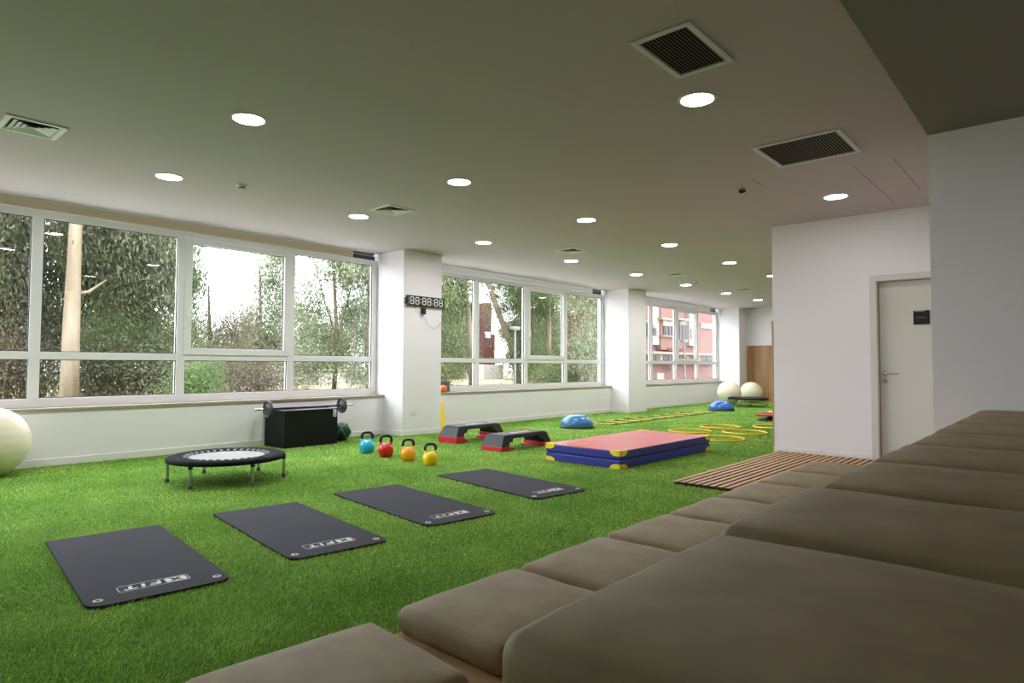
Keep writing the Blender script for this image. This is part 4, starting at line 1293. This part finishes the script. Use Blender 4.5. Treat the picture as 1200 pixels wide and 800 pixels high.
# hazy trees far behind
for i_, (px, Y, w_, h_, lb) in enumerate(((262, 52, 6.0, 2.6, 'low line of far trees under the white sky'), (372, 50, 5.0, 4.0, 'far hazy tree between the slender eucalyptus'), (470, 48, 4.0, 4.2, 'far hazy tree hidden by the clock pillar'),
                                          (520, 46, 3.0, 4.6, 'far hazy tree behind the leaning stems'), (628, 40, 3.2, 4.4, 'far tree behind the street lamp of the middle window'), (655, 36, 2.6, 4.0, 'far tree behind the straight pale trunk'))):
    tree('distant_tree', lb, 'tree', G, px, Y, [(0, 0, -0.2, 0.2), (0, 0, h_, 0.1)], [(0, 0, h_, w_, 1.6, h_ * 0.8), (0, 0, h_ * 0.4, w_, 1.4, h_ * 0.5)], 11000, 0.45, 'lf_pale', 40 + i_, 'darkbark', clumps=90, cr=0.6)

# the salmon apartment block of the farthest window, facing the gym
FY = 20.0


def fx(px):
    return ratio(px) * FY


def fz(px, py):
    """height on the facade plane seen at a picture position"""
    d = fw + rt * ((px - 600) / F_PX) - up * ((py - 400) / F_PX)
    return CAM_H + d.z / d.y * FY


ap = empty('apartment_block', (fx(790), FY, GZ))
ox = fx(790)
oz = GZ


def fbox(name, mat, p0, p1, t0, t1, y0, y1, parent=None):
    """a facade piece between picture columns p0,p1 and rows t0 (top), t1 (bottom); depth y0..y1 from the facade"""
    pm_ = (p0 + p1) / 2
    k_ = (FY + y0) / FY          # the front of the piece decides its place
    zz = lambda t: CAM_H + (fz(pm_, t) - CAM_H) * k_ - oz
    b_ = MB().box(fx(p0) * k_ - ox, fx(p1) * k_ - ox, y0, y1, zz(t1), zz(t0))
    return b_.build(name, mat, parent or ap)


MB().box(30.5 - ox, fx(870) - ox, 0.0, 3.2, 0, 11.5).build('wall', 'salmon', ap)
fbox('pale_bay', 'palepink', 765, 774.5, 300, 404, -0.25, 0.05)
fbox('salmon_bay', 'salmon', 774.5, 795.5, 300, 410, -0.35, 0.05)
fbox('pale_bay', 'palepink', 808, 817, 300, 405, -0.25, 0.05)
fbox('cornice', 'cornice', 700, 838, 411.5, 414.5, -0.55, 0.05)
fbox('recess_wall', 'cornice', 757, 838, 415, 423.5, -0.3, 0.02)
for p0, p1 in ((757.5, 761), (766, 773.5), (777.5, 791), (796.5, 805), (808, 816.5), (822, 836)):
    wn = fbox('window', 'darkglass', p0, p1, 416, 423, -0.33, -0.29)
    fbox('mullion', 'lampgrey', (p0 + p1) / 2 - 0.2, (p0 + p1) / 2 + 0.2, 416, 423, -0.36, -0.32, wn)
fbox('base_band', 'palepink', 757, 838, 424, 426.5, -0.42, 0.02)
fbox('window_hood', 'cornice', 776.5, 791.5, 372.5, 375, -0.6, -0.3)
b_ = fbox('roller_shutter', 'palepink', 777.5, 790.5, 375, 382, -0.43, -0.33)
wn = fbox('window', 'darkglass', 777.8, 790.5, 382.5, 393, -0.41, -0.33)
for q in (781, 785.2, 789):
    fbox('mullion', 'shutter', q - 0.3, q + 0.3, 382.5, 393, -0.45, -0.40, wn)
fbox('window_ledge', 'cornice', 776.8, 791.3, 393, 394.5, -0.55, -0.31)
fbox('window_hood', 'cornice', 795.8, 807.5, 373, 375.5, -0.7, 0.02)
fbox('balcony_recess', 'shutter', 796.5, 807, 376, 399, -0.12, 0.02)
for p0, p1 in ((798, 800.6), (801.2, 804.6)):
    wn = fbox('balcony_window', 'darkglass', p0, p1, 381, 398, -0.16, -0.11)
    fbox('window_frame', 'palepink', p0 - 0.25, p0 + 0.15, 381, 398, -0.2, -0.15, wn)
wn = fbox('window', 'darkglass', 765.5, 769.5, 381, 393, -0.3, -0.24)
fbox('shutter', 'shutter', 765.5, 769.5, 381, 384.5, -0.34, -0.29, wn)
fbox('window', 'shutter', 810, 816.5, 385, 396.5, -0.3, -0.24)
fbox('window', 'darkglass', 757.5, 761.5, 379, 394, -0.1, 0.02)
fbox('window_hood', 'cornice', 756, 763, 375, 377, -0.4, 0.02)
fbox('panel', 'palepink', 822, 835, 379, 385, -0.1, 0.02)
fbox('vent', 'brickred', 783, 801, 408, 411.2, -0.4, 0.02)
fbox('entrance_surround', 'palepink', 770, 778, 437, 447, -0.6, 0.02)
tag(ap, 'salmon pink apartment block with bay windows outside the farthest window', 'building')
ac = empty('air_conditioner', (fx(779), FY - 0.31, fz(779, 434.5)))
MB().box(-0.16, 0.16, -0.25, 0.0, 0, 0.33).build('case', 'shutter', ac, bevel=0.02)
MB().lathe([(0.10, -0.262), (0.10, -0.25)], 18, (0, 0, 0.17), 'y').build('fan_grille', 'darkglass', ac)
tag(ac, 'small white air conditioner on the salmon facade', 'air conditioner')

tw = empty('brick_red_house', (ratio(573) * 42, 42, GZ))
MB().box(-0.75, 0.85, 0, 6, 1.4, 4.3).build('wall', 'brickred', tw)
MB().box(-0.75, 2.0, -0.05, 6, 0, 1.4).build('base_wall', 'whitewall', tw)
MB().box(0.55, 1.4, 1, 6, 4.3, 7.4).build('tower', 'brickred', tw)
MB().box(-0.5, 0.2, -0.03, 0.1, 3.9, 4.5).build('roof_sign', 'whitewall', tw)
tag(tw, 'dark red house with white base seen through the middle window', 'building')
gw = MB().box(-9, 7, 0, 0.3, 0, 0.75).build('garden_wall', 'whitewall', loc=(ratio(395) * 38, 38, GZ))
tag(gw, 'low white wall beyond the trees of the first window', 'wall')


def lamp_post(px, Y, top, label):
    x = ratio(px) * Y
    l = empty('street_lamp', (x, Y, GZ))
    MB().tube([(0, 0, 0), (0, 0, 0.6), (0, 0, top)], [0.085, 0.06, 0.045], 10).build('pole', 'lampgrey', l, smooth=True)
    MB().prism(rrect(0.5, 0.26, 0.08), top - 0.02, top + 0.1).build('lamp_head', 'shutter', l, bevel=0.02)
    MB().prism(rrect(0.4, 0.2, 0.06), top - 0.05, top - 0.02).build('lamp_glass', 'palepink', l)
    tag(l, label, 'street lamp', 'street lamps outside')


lamp_post(603.5, 17.5, 2.85, 'grey street lamp in the middle window')
lamp_post(802, 17.0, 2.75, 'grey street lamp in front of the salmon building')
